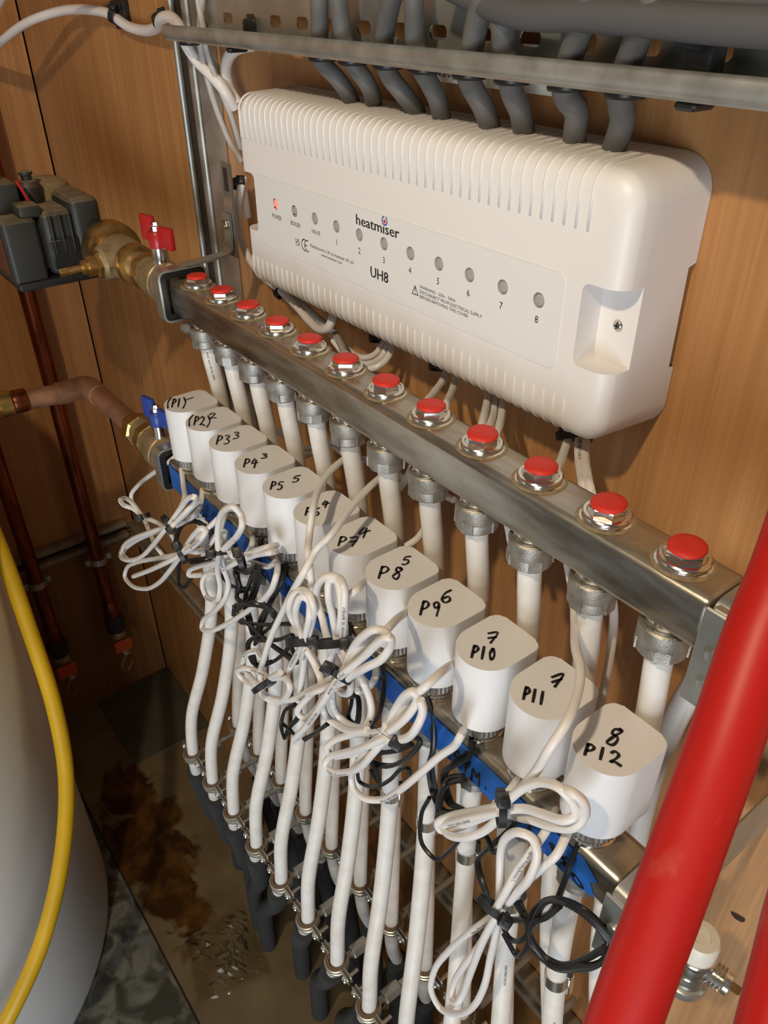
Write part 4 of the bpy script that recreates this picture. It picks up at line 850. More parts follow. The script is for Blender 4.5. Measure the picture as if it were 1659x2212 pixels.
coil('white cable coil with a wide hanging loop below the P9 actuator', 'B', -.1, [
    [(1720, 770, 0, .426), (1620, 850, 0, .4265), (1500, 940, -.08), (1400, 1030, -.095), (1300, 1115), (1200, 1260), (1100, 1340), (900, 1360), (760, 1410), (720, 1460), (750, 1500), (850, 1502), (980, 1450), (1110, 1350), (1200, 1175), (1270, 1085), (1320, 1068), (1345, 1120), (1280, 1230), (1140, 1350)],
    [(1365, 1120), (1382, 1200), (1335, 1320), (1260, 1390), (1130, 1400), (1040, 1490), (960, 1580), (850, 1622), (765, 1620), (708, 1580), (730, 1525), (850, 1485), (1000, 1440), (1130, 1380)],
    [(1130, 1300), (1090, 1400), (1000, 1480), (930, 1560), (890, 1650), (910, 1740), (980, 1800), (1080, 1812), (1200, 1760), (1340, 1650), (1500, 1510), (1600, 1440), (1640, 1375, -.075), (1660, 1330, -.055)]],
    [(1125, 1345, 60, -90, -.102, .0145, .0075, 1, .0)], [(2, 0.02, 22, False), (2, 0.42, 0, True), (1, 0.4, 33, True), (0, 0.64, 4, True)])
coil('white cable falling past the P11 actuator into a wide sideways bow', 'C', -.082, [
    [(1036, -300, .018), (1040, -150, .0), (1045, 0, -.02), (1072, 120, -.035), (1060, 250, -.05), (1000, 420, -.066), (900, 580, -.078), (800, 740), (700, 850), (600, 925), (430, 962), (300, 992), (232, 1030), (250, 1070), (330, 1060), (450, 1015), (600, 960), (740, 945), (860, 980), (980, 1012), (1042, 985), (1030, 915), (960, 830), (860, 790), (740, 822), (600, 935)],
    [(700, 780, -.055), (650, 850, -.07), (570, 935), (600, 960), (780, 1010), (920, 1052), (1040, 1052), (1095, 990), (1085, 900), (1025, 850), (960, 830)], [(620, 975), (500, 1080), (400, 1115), (290, 1092), (268, 1055), (400, 1005), (600, 965)]],
    [(605, 940, 90, 0, -.084, .0125, .0085, -1)], [(2, 0.2, 0, True)])
coil('long white cable coil hanging lowest below the P12 actuator', 'C', -.085, [
    [(1000, 1080, -.06), (940, 1205, -.072), (850, 1290), (760, 1370), (680, 1450), (580, 1560), (440, 1660), (300, 1780), (212, 1900), (196, 2020), (250, 2120), (350, 2152), (450, 2100), (510, 1980), (542, 1830), (580, 1650), (600, 1400), (605, 1200), (640, 1112), (720, 1086), (790, 1120), (818, 1200), (780, 1340), (700, 1440), (580, 1580), (480, 1750), (380, 1880), (322, 2000), (318, 2065), (350, 2085), (380, 2040), (430, 1900), (510, 1700), (590, 1560)],
    [(985, 800, 0, .526), (950, 895, 0, .5265), (880, 1060, -.062), (790, 1190, -.075), (700, 1310, -.082), (630, 1440), (560, 1560)]],
    [(560, 1530, -60, 90, -.087, .0135, .007, -1)], [(1, 0.08, 41, False), (1, 0.45, 32, False), (0, 0.93, 74, True), (0, 0.12, 20, False)])

# ================================================================== BLACK SENSOR WIRES WITH METAL CLIPS
def wires(label, c, Y, segs, reps=2, clip=None, r=0.0018):
    P = []
    for s in segs:
        for k in range(reps):
            d = 11 * k if reps > 1 else 0
            P.append(path(c, [(p[0] + (d * math.cos(1.1 * j + k) + 5 * k), p[1] + d * math.sin(0.8 * j + 2 * k)) + ((p[2] + 0.002 * k,) if len(p) > 2 else ()) for j, p in enumerate(s)], Y, 5, 0.002 + 0.001 * k))
    o = cable('sensor_wire', P, r, 'blackwire', label, 'black sensor wires', 7)
    if clip:
        for (px, py, Yc) in clip:
            best = min(((math.hypot(pr(q)[0] - px, pr(q)[1] - py), a, k) for a in range(12) for k, q in enumerate(LP[a][:-2])), key=lambda e: e[0])
            q0 = np.array(LP[best[1]][best[2]]); q1 = np.array(LP[best[1]][best[2] + 1]); M = frame(q0, q0 - q1, (1, 0, 0))
            obj('pipe_band', lathe([(0.0083, -0.0055), (0.0089, -0.0055), (0.0089, 0.0055), (0.0083, 0.0055)], 24, M, cap=False), 'chrome', o, angle=60)
            obj('clip_block', xf(rbox((0.0060, 0.0015, -0.011), (0.0112, 0.0075, 0.007), 0.0008, 1), M), 'chrome', o)
            obj('wire_boot', xf(lathe([(0.0016, 0), (0.0022, 0.002), (0.0018, 0.012)], 10, T(0.0086, 0.0045, 0.006)), M), 'blackplastic', o)
    return o
wires('black wires from the P12 actuator wound in a round coil at the lower right', 'C', -.075, [
    [(1060, 1150, -.05), (1010, 1280, -.06), (965, 1420), (900, 1560), (810, 1610), (770, 1680), (800, 1780), (900, 1860), (1050, 1885), (1190, 1850), (1240, 1770), (1190, 1650), (1080, 1540), (930, 1475), (820, 1520), (765, 1630), (790, 1760), (920, 1850), (1080, 1840), (1220, 1770)],
    [(800, 1600), (860, 1500), (980, 1500), (1120, 1590), (1230, 1720), (1210, 1830), (1060, 1870), (900, 1850), (800, 1730), (790, 1620), (860, 1590), (940, 1530)]], 2, [(1222, 2115, LY - .012)])
wires('black wires from the P11 actuator looping behind the tied white coil', 'C', -.07, [
    [(720, 990, -.055), (690, 1030), (620, 1110), (520, 1190), (462, 1270), (480, 1360), (520, 1450), (545, 1560), (640, 1590), (750, 1600)],
    [(600, 1600), (650, 1700), (740, 1715), (770, 1650), (700, 1490)], [(620, 1680), (690, 1800), (742, 1795), (772, 1730), (745, 1600), (690, 1500)]], 2, [(1135, 1945, LY - .004)])
wires('black wires from the P10 actuator gathered in a hanging bundle beside the blue tape', 'C', -.066, [
    [(430, 545, -.055), (425, 630), (330, 690), (260, 760), (290, 900), (370, 955)], [(170, 285, -.05), (205, 400), (208, 600), (180, 700), (200, 850), (250, 950), (360, 960)], [(385, 765), (310, 790), (265, 835), (230, 940)]], 3, [(1030, 1832, LY)])
wires('single black wire drooping in a wide loop beside a white pipe with a metal band', 'C', -.066, [[(185, 880), (135, 990), (140, 1150), (218, 1240), (300, 1195), (370, 1120)], [(460, 1120), (520, 1110), (560, 1200), (590, 1190)]], 1, [(928, 1775, LY)])
wires('black wires below the P9 actuator tangled under the wide white loop', 'B', -.075, [
    [(1090, 850, -.055), (1115, 950, -.065), (1110, 1100), (1080, 1230), (1020, 1340), (1040, 1440)], [(1300, 1420), (1200, 1470), (1040, 1500), (1000, 1540), (1100, 1580), (1260, 1530), (1360, 1400), (1280, 1360)], [(1020, 1600), (1080, 1690), (1040, 1560), (930, 1540)]], 2)
wires('thin black wire curling under the P9 coil towards a pipe clip', 'B', -.072, [[(930, 1620), (950, 1690), (1060, 1720), (1160, 1670), (1230, 1600), (1290, 1600), (1290, 1690, -.05), (1275, 1745, -.046)]], 1, [(873, 1725, LY - .004)], 0.0018)
wires('black wires below the P8 actuator hanging in loops beside the slanting coil', 'B', -.07, [
    [(870, 590, -.05), (880, 700, -.06), (900, 960), (890, 1150), (860, 1250), (920, 1290), (930, 1100), (870, 1090)], [(500, 1150), (430, 1200), (410, 1300), (430, 1390), (450, 1330), (520, 1230), (530, 1140)], [(560, 1390), (640, 1350), (730, 1290)], [(410, 1280), (480, 1340), (520, 1390)]], 2)
wires('black wires tangled below the P5 actuator', 'A', -.075, [
    [(1340, 930, -.05), (1310, 1080, -.06), (1230, 1250), (1150, 1400), (1120, 1560)], [(950, 1250), (1000, 1340), (1120, 1440), (1240, 1560), (1420, 1680)], [(960, 1300), (1060, 1240), (1200, 1250), (1280, 1330), (1200, 1460), (1060, 1560), (1100, 1700), (1250, 1690)],
    [(1360, 925, -.05), (1340, 1050, -.06), (1250, 1230), (1180, 1400), (1150, 1520)], [(950, 1330), (960, 1265), (1050, 1250), (1230, 1290), (1270, 1350)], [(1120, 1520), (1300, 1520), (1420, 1490), (1400, 1560), (1250, 1700), (1120, 1720), (1100, 1600)], [(1300, 1600), (1450, 1700), (1400, 1560)], [(1000, 1380), (1150, 1400), (1400, 1400)]], 2)
wires('black wires tangled below the P4 actuator', 'A', -.07, [
    [(1160, 735, -.05), (1140, 950, -.06), (1070, 1110), (1040, 1240), (1060, 1350), (1100, 1480)], [(960, 1000), (1000, 1100), (980, 1200), (1060, 1230), (1110, 1100), (1140, 960)], [(960, 960), (1050, 1000), (1130, 960)]], 3)
wires('black wires hanging behind the upright P3 coil', 'A', -.062, [[(945, 550, -.045), (940, 640), (960, 760), (990, 900), (980, 1050), (1010, 1150)], [(840, 1000), (900, 1070), (990, 1120), (1100, 1130)]], 2)
wires('black wires dropping from the P2 actuator', 'A', -.058, [[(745, 375, -.045), (760, 520), (780, 640), (770, 800), (740, 880), (600, 900)]], 3)
wires('braided black wires arching between the two far left coils', 'A', -.068, [[(490, 800), (510, 700), (560, 620), (640, 600), (720, 640), (760, 690)], [(490, 790), (540, 660), (620, 605), (700, 620), (750, 680)], [(525, 900), (528, 1080), (570, 1115), (640, 1030)]], 2)
wires('black wires dropping beside the P1 actuator', 'A', -.05, [[(590, 215, -.04), (600, 330), (620, 420), (680, 480)]], 2)

o = obj('heating_pipe', tube(catmull([ay(1575, 1330, .075), ay(1530, 1430, .07), ay(1470, 1530, .06), ay(1420, 1640, .05), ay(1385, 1760, .045), ay(1360, 1900, .045), ay(1340, 2050, .045)], 6), 0.0085, 14), 'pipewhite'); tag(o, 'white pipe slanting behind the right end of the manifolds', 'pipe')
# ================================================================== WALL RAILS
def rail(name, a, b, m, label):
    o = thing(name, label, 'strut channel', a); return o
RZ0, RZ1 = -0.783, -0.742
r1 = thing('wall_rail', 'dusty strut rail running along the left wall behind the copper pipes', 'strut channel', (XL, -0.3, RZ0))
obj('upper_lip', rbox((XL + 0.0005, -1.4, RZ1 - 0.012), (XL + 0.021, YW - 0.022, RZ1), 0.002, 2), 'dustygalv', r1); obj('lower_lip', rbox((XL + 0.0005, -1.4, RZ0), (XL + 0.021, YW - 0.022, RZ0 + 0.012), 0.002, 2), 'dustygalv', r1)
obj('web', box((XL + 0.0005, -1.4, RZ0 + 0.012), (XL + 0.004, YW - 0.022, RZ1 - 0.012)), 'gap', r1)
r2 = thing('wall_rail', 'dusty strut rail running along the back wall behind the white pipes', 'strut channel', (0, YW, RZ0))
obj('upper_lip', rbox((XL + 0.022, YW - 0.021, RZ1 - 0.013), (0.585, YW - 0.0005, RZ1), 0.002, 2), 'dustygalv', r2); obj('lower_lip', rbox((XL + 0.022, YW - 0.021, RZ0), (0.585, YW - 0.0005, RZ0 + 0.012), 0.002, 2), 'dustygalv', r2)
obj('web', box((XL + 0.022, YW - 0.004, RZ0 + 0.012), (0.585, YW - 0.0005, RZ1 - 0.013)), 'gap', r2)
# ================================================================== BRACKETS
def loop_yz(x0, x1, y0, y1, z0, z1, r, th, open_front=False):
    P = []
    for cy, cz, a0 in ((y1 - r, z1 - r, 0), (y0 + r, z1 - r, math.pi / 2), (y0 + r, z0 + r, math.pi), (y1 - r, z0 + r, 1.5 * math.pi)):
        for k in range(5): a = a0 + math.pi / 2 * k / 4; P.append((cy + r * math.cos(a), cz + r * math.sin(a), math.cos(a), math.sin(a)))
    V = []; F = []; n = len(P)
    for y, z, ny, nz in P:
        for xx, k in ((x0, 0), (x1, 0), (x1, 1), (x0, 1)): V.append((xx, y - ny * th * k, z - nz * th * k))
    for i in range(n):
        j = (i + 1) % n
        for b in range(4): F.append((i * 4 + b, j * 4 + b, j * 4 + (b + 1) % 4, i * 4 + (b + 1) % 4))
    return V, F
def screw(p, d, r=0.0042, m='zinc'):
    return lathe([(r, 0), (r, 0.0012), (r * 0.8, 0.0026), (r * 0.3, 0.0031), (0, 0.0031)], 16, frame(p, d))
def bracket(label, x0, x1, yc, zc, front_plate, arm):
    b = thing('manifold_bracket', label, 'bracket', (x0, YW, zc), 'manifold brackets')
    obj('clamp', loop_yz(x0, x1, yc - 0.0265, yc + 0.0265, zc - 0.0265, zc + 0.0265, 0.008, 0.0022), 'zinc', b, angle=40)
    obj('rubber_lining', loop_yz(x0 + 0.001, x1 - 0.001, yc - 0.0242, yc + 0.0242, zc - 0.0242, zc + 0.0242, 0.007, 0.0065), 'blackplastic', b, angle=40)
    if arm:
        w = x1 - x0; xm = (x0 + x1) / 2
        obj('arm', strip([(xm, yc + 0.005, zc + 0.0270), (xm, yc + 0.03, zc + 0.0275), (xm, yc + 0.052, zc + 0.029), (xm, yc + 0.058, zc + 0.034), (xm, yc + 0.059, zc + 0.05), (xm, yc + 0.059, zc + 0.068)], (1, 0, 0), w, 0.0024), 'zinc', b, angle=25)
        obj('slot_plate', join(strip([(xm, yc + 0.0625, zc + 0.025), (xm, yc + 0.0625, zc + 0.075), (xm - 0.004, yc + 0.066, zc + 0.082), (xm - 0.004, yc + 0.066, zc + 0.115)], (1, 0, 0), w + 0.004, 0.0024)), 'zinc', b, angle=25)
        obj('slot', rbox((xm - 0.008, yc + 0.0640, zc + 0.088), (xm, yc + 0.0652, zc + 0.110), 0.0005, 1), 'gap', b)
        obj('screw', screw((xm, yc + 0.0575, zc + 0.058), (0, -1, 0), 0.0055, 'chrome'), 'chrome', b)
        obj('bolt', screw((x0 + 0.001, yc - 0.012, zc + 0.006), (-1, -0.2, 0), 0.005), 'nickel', b); obj('bolt', screw((x0 + 0.001, yc - 0.016, zc - 0.020), (-1, -0.2, 0), 0.005), 'nickel', b)
    if front_plate:
        fy = yc - 0.0275
        obj('front_plate', rbox((x0 - 0.002, fy - 0.0022, zc - 0.036), (x1 + 0.010, fy, zc + 0.024), 0.0008, 1), 'zinc', b, angle=30)
        obj('plate_fold', rbox((x0 + 0.001, fy - 0.001, zc + 0.0225), (x1 + 0.010, yc + 0.028, zc + 0.0245), 0.0008, 1), 'zinc', b, angle=30)
        obj('back_leg', rbox((x1 + 0.004, yc - 0.026, zc - 0.03), (x1 + 0.0065, YW - 0.001, zc + 0.022), 0.0008, 1), 'zinc', b, angle=30)
        for dz in (0.002, -0.017): obj('screw', screw(((x0 + x1) / 2 + 0.002, fy - 0.002, zc + dz - 0.002), (0, -1, 0), 0.0048), 'zinc', b)
bracket('zinc bracket with black lining clamping the pump end of the upper manifold', -0.048, -0.034, 0.0, -0.0285, False, True)
bracket('zinc bracket with black lining clamping the pump end of the lower manifold', -0.050, -0.036, LY, -0.220, False, True)
bracket('folded zinc bracket at the right end of the upper manifold', 0.583, 0.597, 0.0, -0.0285, True, False)
bracket('folded zinc bracket at the right end of the lower manifold', 0.5905, 0.6045, LY, -0.222, True, False)
# ================================================================== BALL VALVES
def ball_valve(label, x, y, z, hcol, grp='ball valves feeding the manifolds'):
    t = thing('ball_valve', label, 'valve', (x, y, z), grp); A = frame((x, y, z), (-1, 0, 0), (0, 0, 1))
    obj('end_hex', lathe([(0.020, -0.002), (0.0245, 0.000), (0.0245, 0.016), (0.0215, 0.019)], 6, A), 'brassdull', t, smooth=False)
    obj('valve_body', lathe([(0.0195, 0.014), (0.0218, 0.018), (0.0218, 0.028), (0.0208, 0.0295), (0.0222, 0.031), (0.0225, 0.046), (0.0210, 0.052), (0.0192, 0.058), (0.0192, 0.072), (0.015, 0.073)], 30, A), 'brassdull', t, angle=30)
    obj('union_nut', lathe([(0.0196, 0.066), (0.0212, 0.068), (0.0212, 0.080), (0.0196, 0.083)], 8, A), 'brass', t, smooth=False)
    obj('nipple', lathe([(0.0162, 0.078), (0.0162, 0.108)], 24, A), 'brassdull', t)
    sx = x - 0.036
    obj('stem', lathe([(0.0090, 0.017), (0.0090, 0.024), (0.0082, 0.026), (0.0082, 0.040)], 20, T(sx, y, z)), 'chrome', t)
    h = obj('handle', join(lathe([(0.0092, 0.036), (0.0095, 0.038), (0.0095, 0.050), (0.0080, 0.052)], 18, T(sx, y, z)),
                           xf(rbox((0.004, -0.0032, 0.036), (0.026, 0.0032, 0.058), 0.0018, 2), T(sx, y, z) @ Matrix.Rotation(math.radians(12), 4, 'Z')),
                           xf(rbox((-0.024, -0.0032, 0.040), (-0.004, 0.0032, 0.066), 0.0018, 2), T(sx, y, z) @ Matrix.Rotation(math.radians(12), 4, 'Z'))), hcol, t, angle=40)
    obj('handle_nut', lathe([(0.0052, 0.051), (0.0052, 0.057), (0.0040, 0.058), (0.0036, 0.061)], 6, T(sx, y, z)), 'chrome', h, smooth=False)
    return t
ball_valve('ball valve with red butterfly handle beside the black pump', -0.048, 0.0, -0.0285, 'redhandle')
ball_valve('ball valve with blue butterfly handle on the copper elbow pipe', -0.050, LY, -0.224, 'bluehandle')
# ================================================================== PUMP AND BRASS VALVE
pv = thing('pump_valve', 'brass pump valve with a square spindle between the pump and red ball valve', 'valve', (-0.205, 0, -0.06)); A = frame((-0.15, 0, -0.0285), (-1, 0, 0), (0, 0, 1))
obj('ring_nut', lathe([(0.0165, 0), (0.0222, 0.001), (0.0228, 0.004), (0.0228, 0.014), (0.021, 0.017)], 28, A), 'brass', pv, angle=35)
obj('valve_body', join(lathe([(0.018, 0.014), (0.0215, 0.022), (0.0238, 0.034), (0.0238, 0.054), (0.021, 0.066), (0.018, 0.07)], 28, A), lathe([(0.0205, 0.0), (0.0205, 0.026), (0.017, 0.030)], 8, frame((-0.193, 0.0, -0.0285), (0, -1, -0.05)))), 'brassdull', pv, angle=35)
obj('union_ring', lathe([(0.024, 0.066), (0.0325, 0.068), (0.0335, 0.072), (0.0335, 0.088), (0.031, 0.092)], 32, A), 'brass', pv, angle=35)
S2 = frame((-0.193, -0.024, -0.0297), (0, -1, -0.05))
obj('gland_nut', lathe([(0.0165, 0), (0.0165, 0.010), (0.0125, 0.012)], 6, S2), 'brass', pv, smooth=False)
obj('spindle', join(lathe([(0.0115, 0.010), (0.0115, 0.020), (0.008, 0.021), (0.008, 0.026), (0.0042, 0.027), (0.0042, 0.042)], 18, S2), lathe([(0.0042, 0.040), (0.0046, 0.041), (0.0046, 0.050), (0.004, 0.051)], 4, S2)), 'brass', pv, angle=35)
pu = thing('circulation_pump', 'dusty black circulation pump on the left of the manifolds', 'pump', (-0.33, -0.05, -0.06))
PXF = -0.262
obj('motor_housing', rbox((-0.385, -0.108, -0.061), (PXF, -0.068, 0.012), 0.006, 3), 'pumpblack', pu)
obj('pump_housing', rbox((-0.395, -0.064, -0.058), (PXF - 0.001, -0.004, 0.016), 0.010, 3), 'pumpblack', pu)
obj('collar', rbox((-0.38, -0.070, -0.05), (PXF - 0.008, -0.060, 0.006), 0.003, 1), 'blackplastic', pu)
obj('base_flange', rbox((-0.392, -0.106, -0.066), (PXF + 0.004, 0.004, -0.056), 0.003, 2), 'blackplastic', pu)
obj('rear_cover', rbox((-0.395, -0.030, -0.050), (PXF + 0.004, 0.006, 0.027), 0.009, 3), 'pumpblack', pu)
obj('front_label', rbox((-0.375, -0.1095, -0.050), (PXF - 0.012, -0.1075, 0.002), 0.001, 1), 'pumplabel', pu)
for k in range(3): obj('cooling_rib', rbox((PXF - 0.002, -0.056 + 0.011 * k, -0.030), (PXF + 0.0035, -0.053 + 0.011 * k, 0.014), 0.001, 1), 'pumpblack', pu)
obj('side_panel', rbox((PXF - 0.002, -0.060, -0.048), (PXF + 0.002, -0.024, -0.014), 0.002, 1), 'blackplastic', pu)
obj('terminal_box', rbox((-0.36, -0.103, 0.010), (-0.30, -0.070, 0.044), 0.004, 2), 'pumpblack', pu)
obj('connector', rbox((-0.345, -0.112, 0.040), (-0.315, -0.088, 0.066), 0.004, 2), 'pumpblack', pu)
obj('red_wire', tube(catmull([(-0.30, -0.070, 0.046), (-0.292, -0.066, 0.03), (-0.288, -0.064, 0.012)], 5), 0.0018, 7), 'redhandle', pu)
obj('cable_gland', rbox((-0.30, -0.084, 0.010), (PXF - 0.006, -0.058, 0.025), 0.005, 2), 'pumpblack', pu)
obj('vent_cap', lathe([(0.014, 0.010), (0.014, 0.034), (0.010, 0.040), (0.006, 0.041), (0.006, 0.046), (0.008, 0.047), (0.008, 0.050)], 18, T(-0.325, -0.052, 0)), 'pumpblack', pu)
obj('inlet_union', lathe([(0.030, -0.01), (0.032, 0.018), (0.028, 0.030), (0.018, 0.036), (0.0, 0.037)], 24, T(-0.352, -0.028, 0.0)), 'dust', pu)
# ================================================================== COPPER PIPES
CZ = -0.2285
cp = thing('copper_elbow_pipe', 'dusty horizontal copper pipe with an elbow leading to the blue handled valve', 'copper pipe', (-0.3, LY, CZ))
EX = -0.335
P = [(-0.150, LY, CZ + 0.003), (-0.285, LY, CZ - 0.004), (-0.318, LY, CZ - 0.005)] + [(EX + 0.012 * math.cos(a) + 0.006, LY - 0.018 + 0.018 * math.sin(a), CZ - 0.005) for a in (math.pi / 2 + 0.4, math.pi * 0.8)] + [(EX, LY - 0.032, CZ - 0.004), (EX, -0.135, CZ + 0.002)]
obj('pipe', tube(catmull(P, 5), 0.0135, 16), 'copperpale', cp)
obj('elbow', tube(catmull([(-0.295, LY, CZ - 0.004)] + P[2:6] + [(EX, LY - 0.045, CZ - 0.003)], 6), 0.0152, 16), 'copperpale', cp)
obj('coupling', lathe([(0.0150, 0), (0.0158, 0.002), (0.0158, 0.016), (0.0150, 0.018)], 20, frame((EX, -0.118, CZ + 0.001), (0, -1, 0.03))), 'copper', cp)
obj('brass_union', lathe([(0.0145, 0), (0.0172, 0.003), (0.0172, 0.018), (0.016, 0.019), (0.018, 0.022), (0.0180, 0.040), (0.016, 0.05), (0.016, 0.1)], 20, frame((EX, -0.136, CZ + 0.002), (0, -1, 0.03))), 'brass', cp)
obj('valve_nut', lathe([(0.0172, 0), (0.0205, 0.002), (0.0205, 0.016), (0.0165, 0.018), (0.0145, 0.03)], 8, frame((-0.150, LY, CZ + 0.003), (-1, 0, -0.03))), 'brass', cp, smooth=False)
for (px, py, py2, label) in ((215, 1220, 900, 'upright copper pipe nearer the corner with an orange tag at its foot'), (93, 1300, 1000, 'upright copper pipe nearer the white tank with an orange tag at its foot')):
    p = ax(px, py, XL + 0.045); X, Yp = XL + 0.045, p[1]
    t = thing('copper_riser', label, 'copper pipe', (X, Yp, -1.1), 'copper risers on the left wall')
    obj('pipe', lathe([(0.0142, -0.99), (0.0142, 0.72)], 18, T(X, Yp, 0)), 'copper', t)
    obj('coupling', lathe([(0.0142, -0.955), (0.0158, -0.950), (0.0158, -0.915), (0.0142, -0.910)], 18, T(X, Yp, 0)), 'copper', t)
    obj('drain_valve', join(lathe([(0.0165, -1.045), (0.0195, -1.035), (0.0195, -0.995), (0.0165, -0.985)], 18, T(X, Yp, 0)), lathe([(0.009, 0), (0.011, 0.006), (0.011, 0.024), (0.007, 0.028)], 14, frame((X, Yp, -1.045), (0.5, 0.25, -0.8)))), 'brassdull', t)
    obj('elbow_sleeve', lathe([(0.0175, -0.998), (0.0215, -0.985), (0.0215, -0.962), (0.0175, -0.950)], 16, T(X, Yp, 0)), 'insulation', t)
    tg = obj('orange_tag', rbox((X + 0.0225, Yp - 0.020, -1.043), (X + 0.0255, Yp + 0.020, -1.010), 0.0008, 1), 'orangetag', t); tg['label'] = 'small orange tag'
    obj('drain_lever', tube(catmull([(X + 0.02, Yp, -1.06), (X + 0.026, Yp - 0.016, -1.085), (X + 0.022, Yp - 0.004, -1.105), (X + 0.02, Yp + 0.012, -1.085)], 6), 0.0022, 7), 'brassdull', t)
    cz_ = -0.792
    c = obj('clip_ring', lathe([(0.0142, cz_ - 0.007), (0.0185, cz_ - 0.007), (0.0190, cz_ - 0.004), (0.0178, cz_), (0.0190, cz_ + 0.004), (0.0185, cz_ + 0.007), (0.0142, cz_ + 0.007)], 20, T(X, Yp, 0), cap=False), 'galv', t)
    for s in (-1, 1): obj('clip_ear', join(rbox((X - 0.004, Yp + s * 0.023 - 0.006, cz_ - 0.007), (X + 0.004, Yp + s * 0.023 + 0.006, cz_ + 0.007), 0.001, 1), screw((X + 0.004, Yp + s * 0.024, cz_), (1, 0, 0), 0.0045)), 'galv', c)
    obj('clip_stem', lathe([(0.005, 0), (0.005, 0.026)], 10, frame((X - 0.018, Yp, cz_), (-1, 0, 0))), 'galv', c)
# ================================================================== FILL VALVE AT LOWER RIGHT
q = ay(1500, 2060, -0.004); fvx, fvy, fvz = map(float, q)
fv = thing('fill_valve', 'small chrome fill valve with a cream cap and threaded spout at lower right', 'valve', (fvx, fvy, fvz - 0.03)); Mv = T(fvx, fvy, fvz)
obj('valve_body', lathe([(0.0125, -0.026), (0.0125, -0.018), (0.0105, -0.016), (0.0105, -0.010), (0.0125, -0.008), (0.0125, 0.004), (0.011, 0.007)], 24, Mv), 'chrome', fv)
obj('base_nut', lathe([(0.0145, -0.033), (0.0150, -0.031), (0.0150, -0.025), (0.0135, -0.024)], 24, Mv), 'zinc', fv)
obj('cream_cap', lathe([(0.0112, 0.005), (0.0122, 0.006), (0.0122, 0.018), (0.0108, 0.0215), (0.0060, 0.0220), (0.0055, 0.0195), (0.0, 0.0195)], 24, Mv), 'whitecap', fv)
obj('clear_collar', lathe([(0.0128, 0.001), (0.0136, 0.002), (0.0136, 0.0055), (0.0128, 0.0065)], 24, Mv), 'chrome', fv)
th = [(0.0075, 0.0)]
for k in range(5): th += [(0.0088, 0.010 + 0.0024 * k), (0.0076, 0.0112 + 0.0024 * k)]
obj('spout', lathe(th + [(0.0078, 0.024)], 20, frame((fvx, fvy, fvz - 0.006), (0.88, 0.25, -0.12))), 'chrome', fv, angle=25)
obj('spout_pin', lathe([(0.0035, 0.022), (0.0035, 0.031)], 4, frame((fvx, fvy, fvz - 0.006), (0.88, 0.25, -0.12))), 'brass', fv, smooth=False)
obj('tail_pipe', lathe([(0.009, 0), (0.009, 0.045)], 16, frame((fvx, fvy, fvz - 0.010), (-0.75, -0.65, 0.05))), 'chrome', fv)
# ================================================================== WHITE TANK, HOSES, BAG
TCX, TCY, TR = -0.400, -0.612, 0.398
tk = thing('water_cylinder', 'large white cylinder standing at the lower left with a yellow hose in front', 'tank', (TCX, TCY, ZF - 0.006))
obj('shell', lathe([(TR - 0.010, ZF - 0.006), (TR - 0.002, ZF + 0.004), (TR, ZF + 0.015), (TR, -0.16), (TR - 0.012, -0.13), (TR - 0.05, -0.105), (TR * 0.5, -0.075), (0.02, -0.065)], 96, T(TCX, TCY, 0)), 'tank', tk, angle=60)
obj('lid', lathe([(0.07, -0.078), (0.07, -0.05), (0.062, -0.045)], 24, T(TCX, TCY, 0)), 'tank', tk)
yh = catmull([dp(-260, 700, 1.02), dp(-120, 920, 1.05), dp(0, 1185, 1.08), dp(60, 1350, 1.10), dp(118, 1530, 1.11), dp(143, 1680, 1.11), dp(134, 1850, 1.09), dp(92, 2030, 1.07), dp(32, 2170, 1.05), dp(-60, 2330, 1.03), dp(-180, 2480, 1.0)], 8)
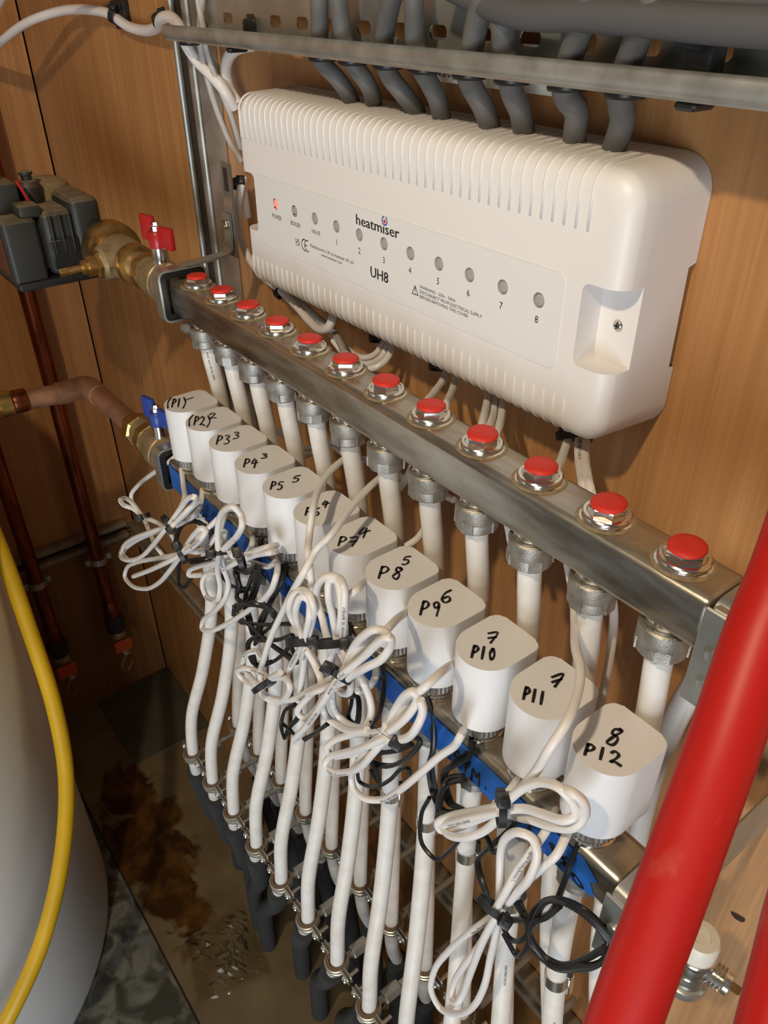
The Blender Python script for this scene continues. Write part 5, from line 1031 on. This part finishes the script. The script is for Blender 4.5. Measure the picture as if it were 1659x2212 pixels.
tag(obj('yellow_hose', tube(yh, 0.0112, 14), 'yellowhose'), 'yellow hose hanging in a bend in front of the white tank', 'hose')
rh = catmull([dp(1900, 640, .27), dp(1790, 960, .262), dp(1700, 1229, .256), dp(1640, 1380, .253), dp(1566, 1600, .25), dp(1498, 1790, .25), dp(1440, 1950, .25), dp(1398, 2063, .25), dp(1345, 2212, .25), dp(1280, 2420, .25), dp(1230, 2600, .25)], 8)
tag(obj('red_hose', tube(rh, 0.0112, 24), 'redhose'), 'thick red rubber hose crossing the right foreground', 'hose', 'red hoses in the foreground')
rh2 = catmull([dp(1860, 1650, .27), dp(1790, 1800, .265), dp(1735, 1960, .26), dp(1705, 2079, .258), dp(1672, 2212, .255), dp(1620, 2420, .25)], 8)
tag(obj('red_hose', tube(rh2, 0.0112, 24), 'redhose'), 'dark red hose just entering the lower right corner', 'hose', 'red hoses in the foreground')
bg = [az(*p, ZF) for p in ((398, 2035), (525, 1962), (585, 2112), (425, 2178))]; V = []; F = []; NB = 22; rnd = random.Random(4)
hs = [[rnd.uniform(0, 1) for _ in range(NB + 1)] for _ in range(NB + 1)]
for i in range(NB + 1):
    for j in range(NB + 1):
        u, w = i / NB, j / NB; p = (bg[0] * (1 - u) + bg[1] * u) * (1 - w) + (bg[3] * (1 - u) + bg[2] * u) * w
        e = min(u, 1 - u, w, 1 - w); h = 0.003 + 0.020 * min(1, e * 5) * (0.35 + 0.65 * hs[i][j]) * (0.6 + 0.4 * math.sin(9 * u + 5 * w))
        V.append((p[0] + rnd.uniform(-.002, .002), p[1] + rnd.uniform(-.002, .002), ZF + max(0.002, h)))
for i in range(NB):
    for j in range(NB): a = i * (NB + 1) + j; F.append((a, a + 1, a + NB + 2)); F.append((a, a + NB + 2, a + NB + 1))
o = obj('plastic_bag', (V, F), 'clearbag', None, True, 25); tag(o, 'crumpled clear plastic bag lying on the floor below the pipes', 'bag')

for o in bpy.data.objects:
    if o.name.split('.')[0] in ('lettering', 'handwriting', 'marks'): o['kind'] = 'stuff'
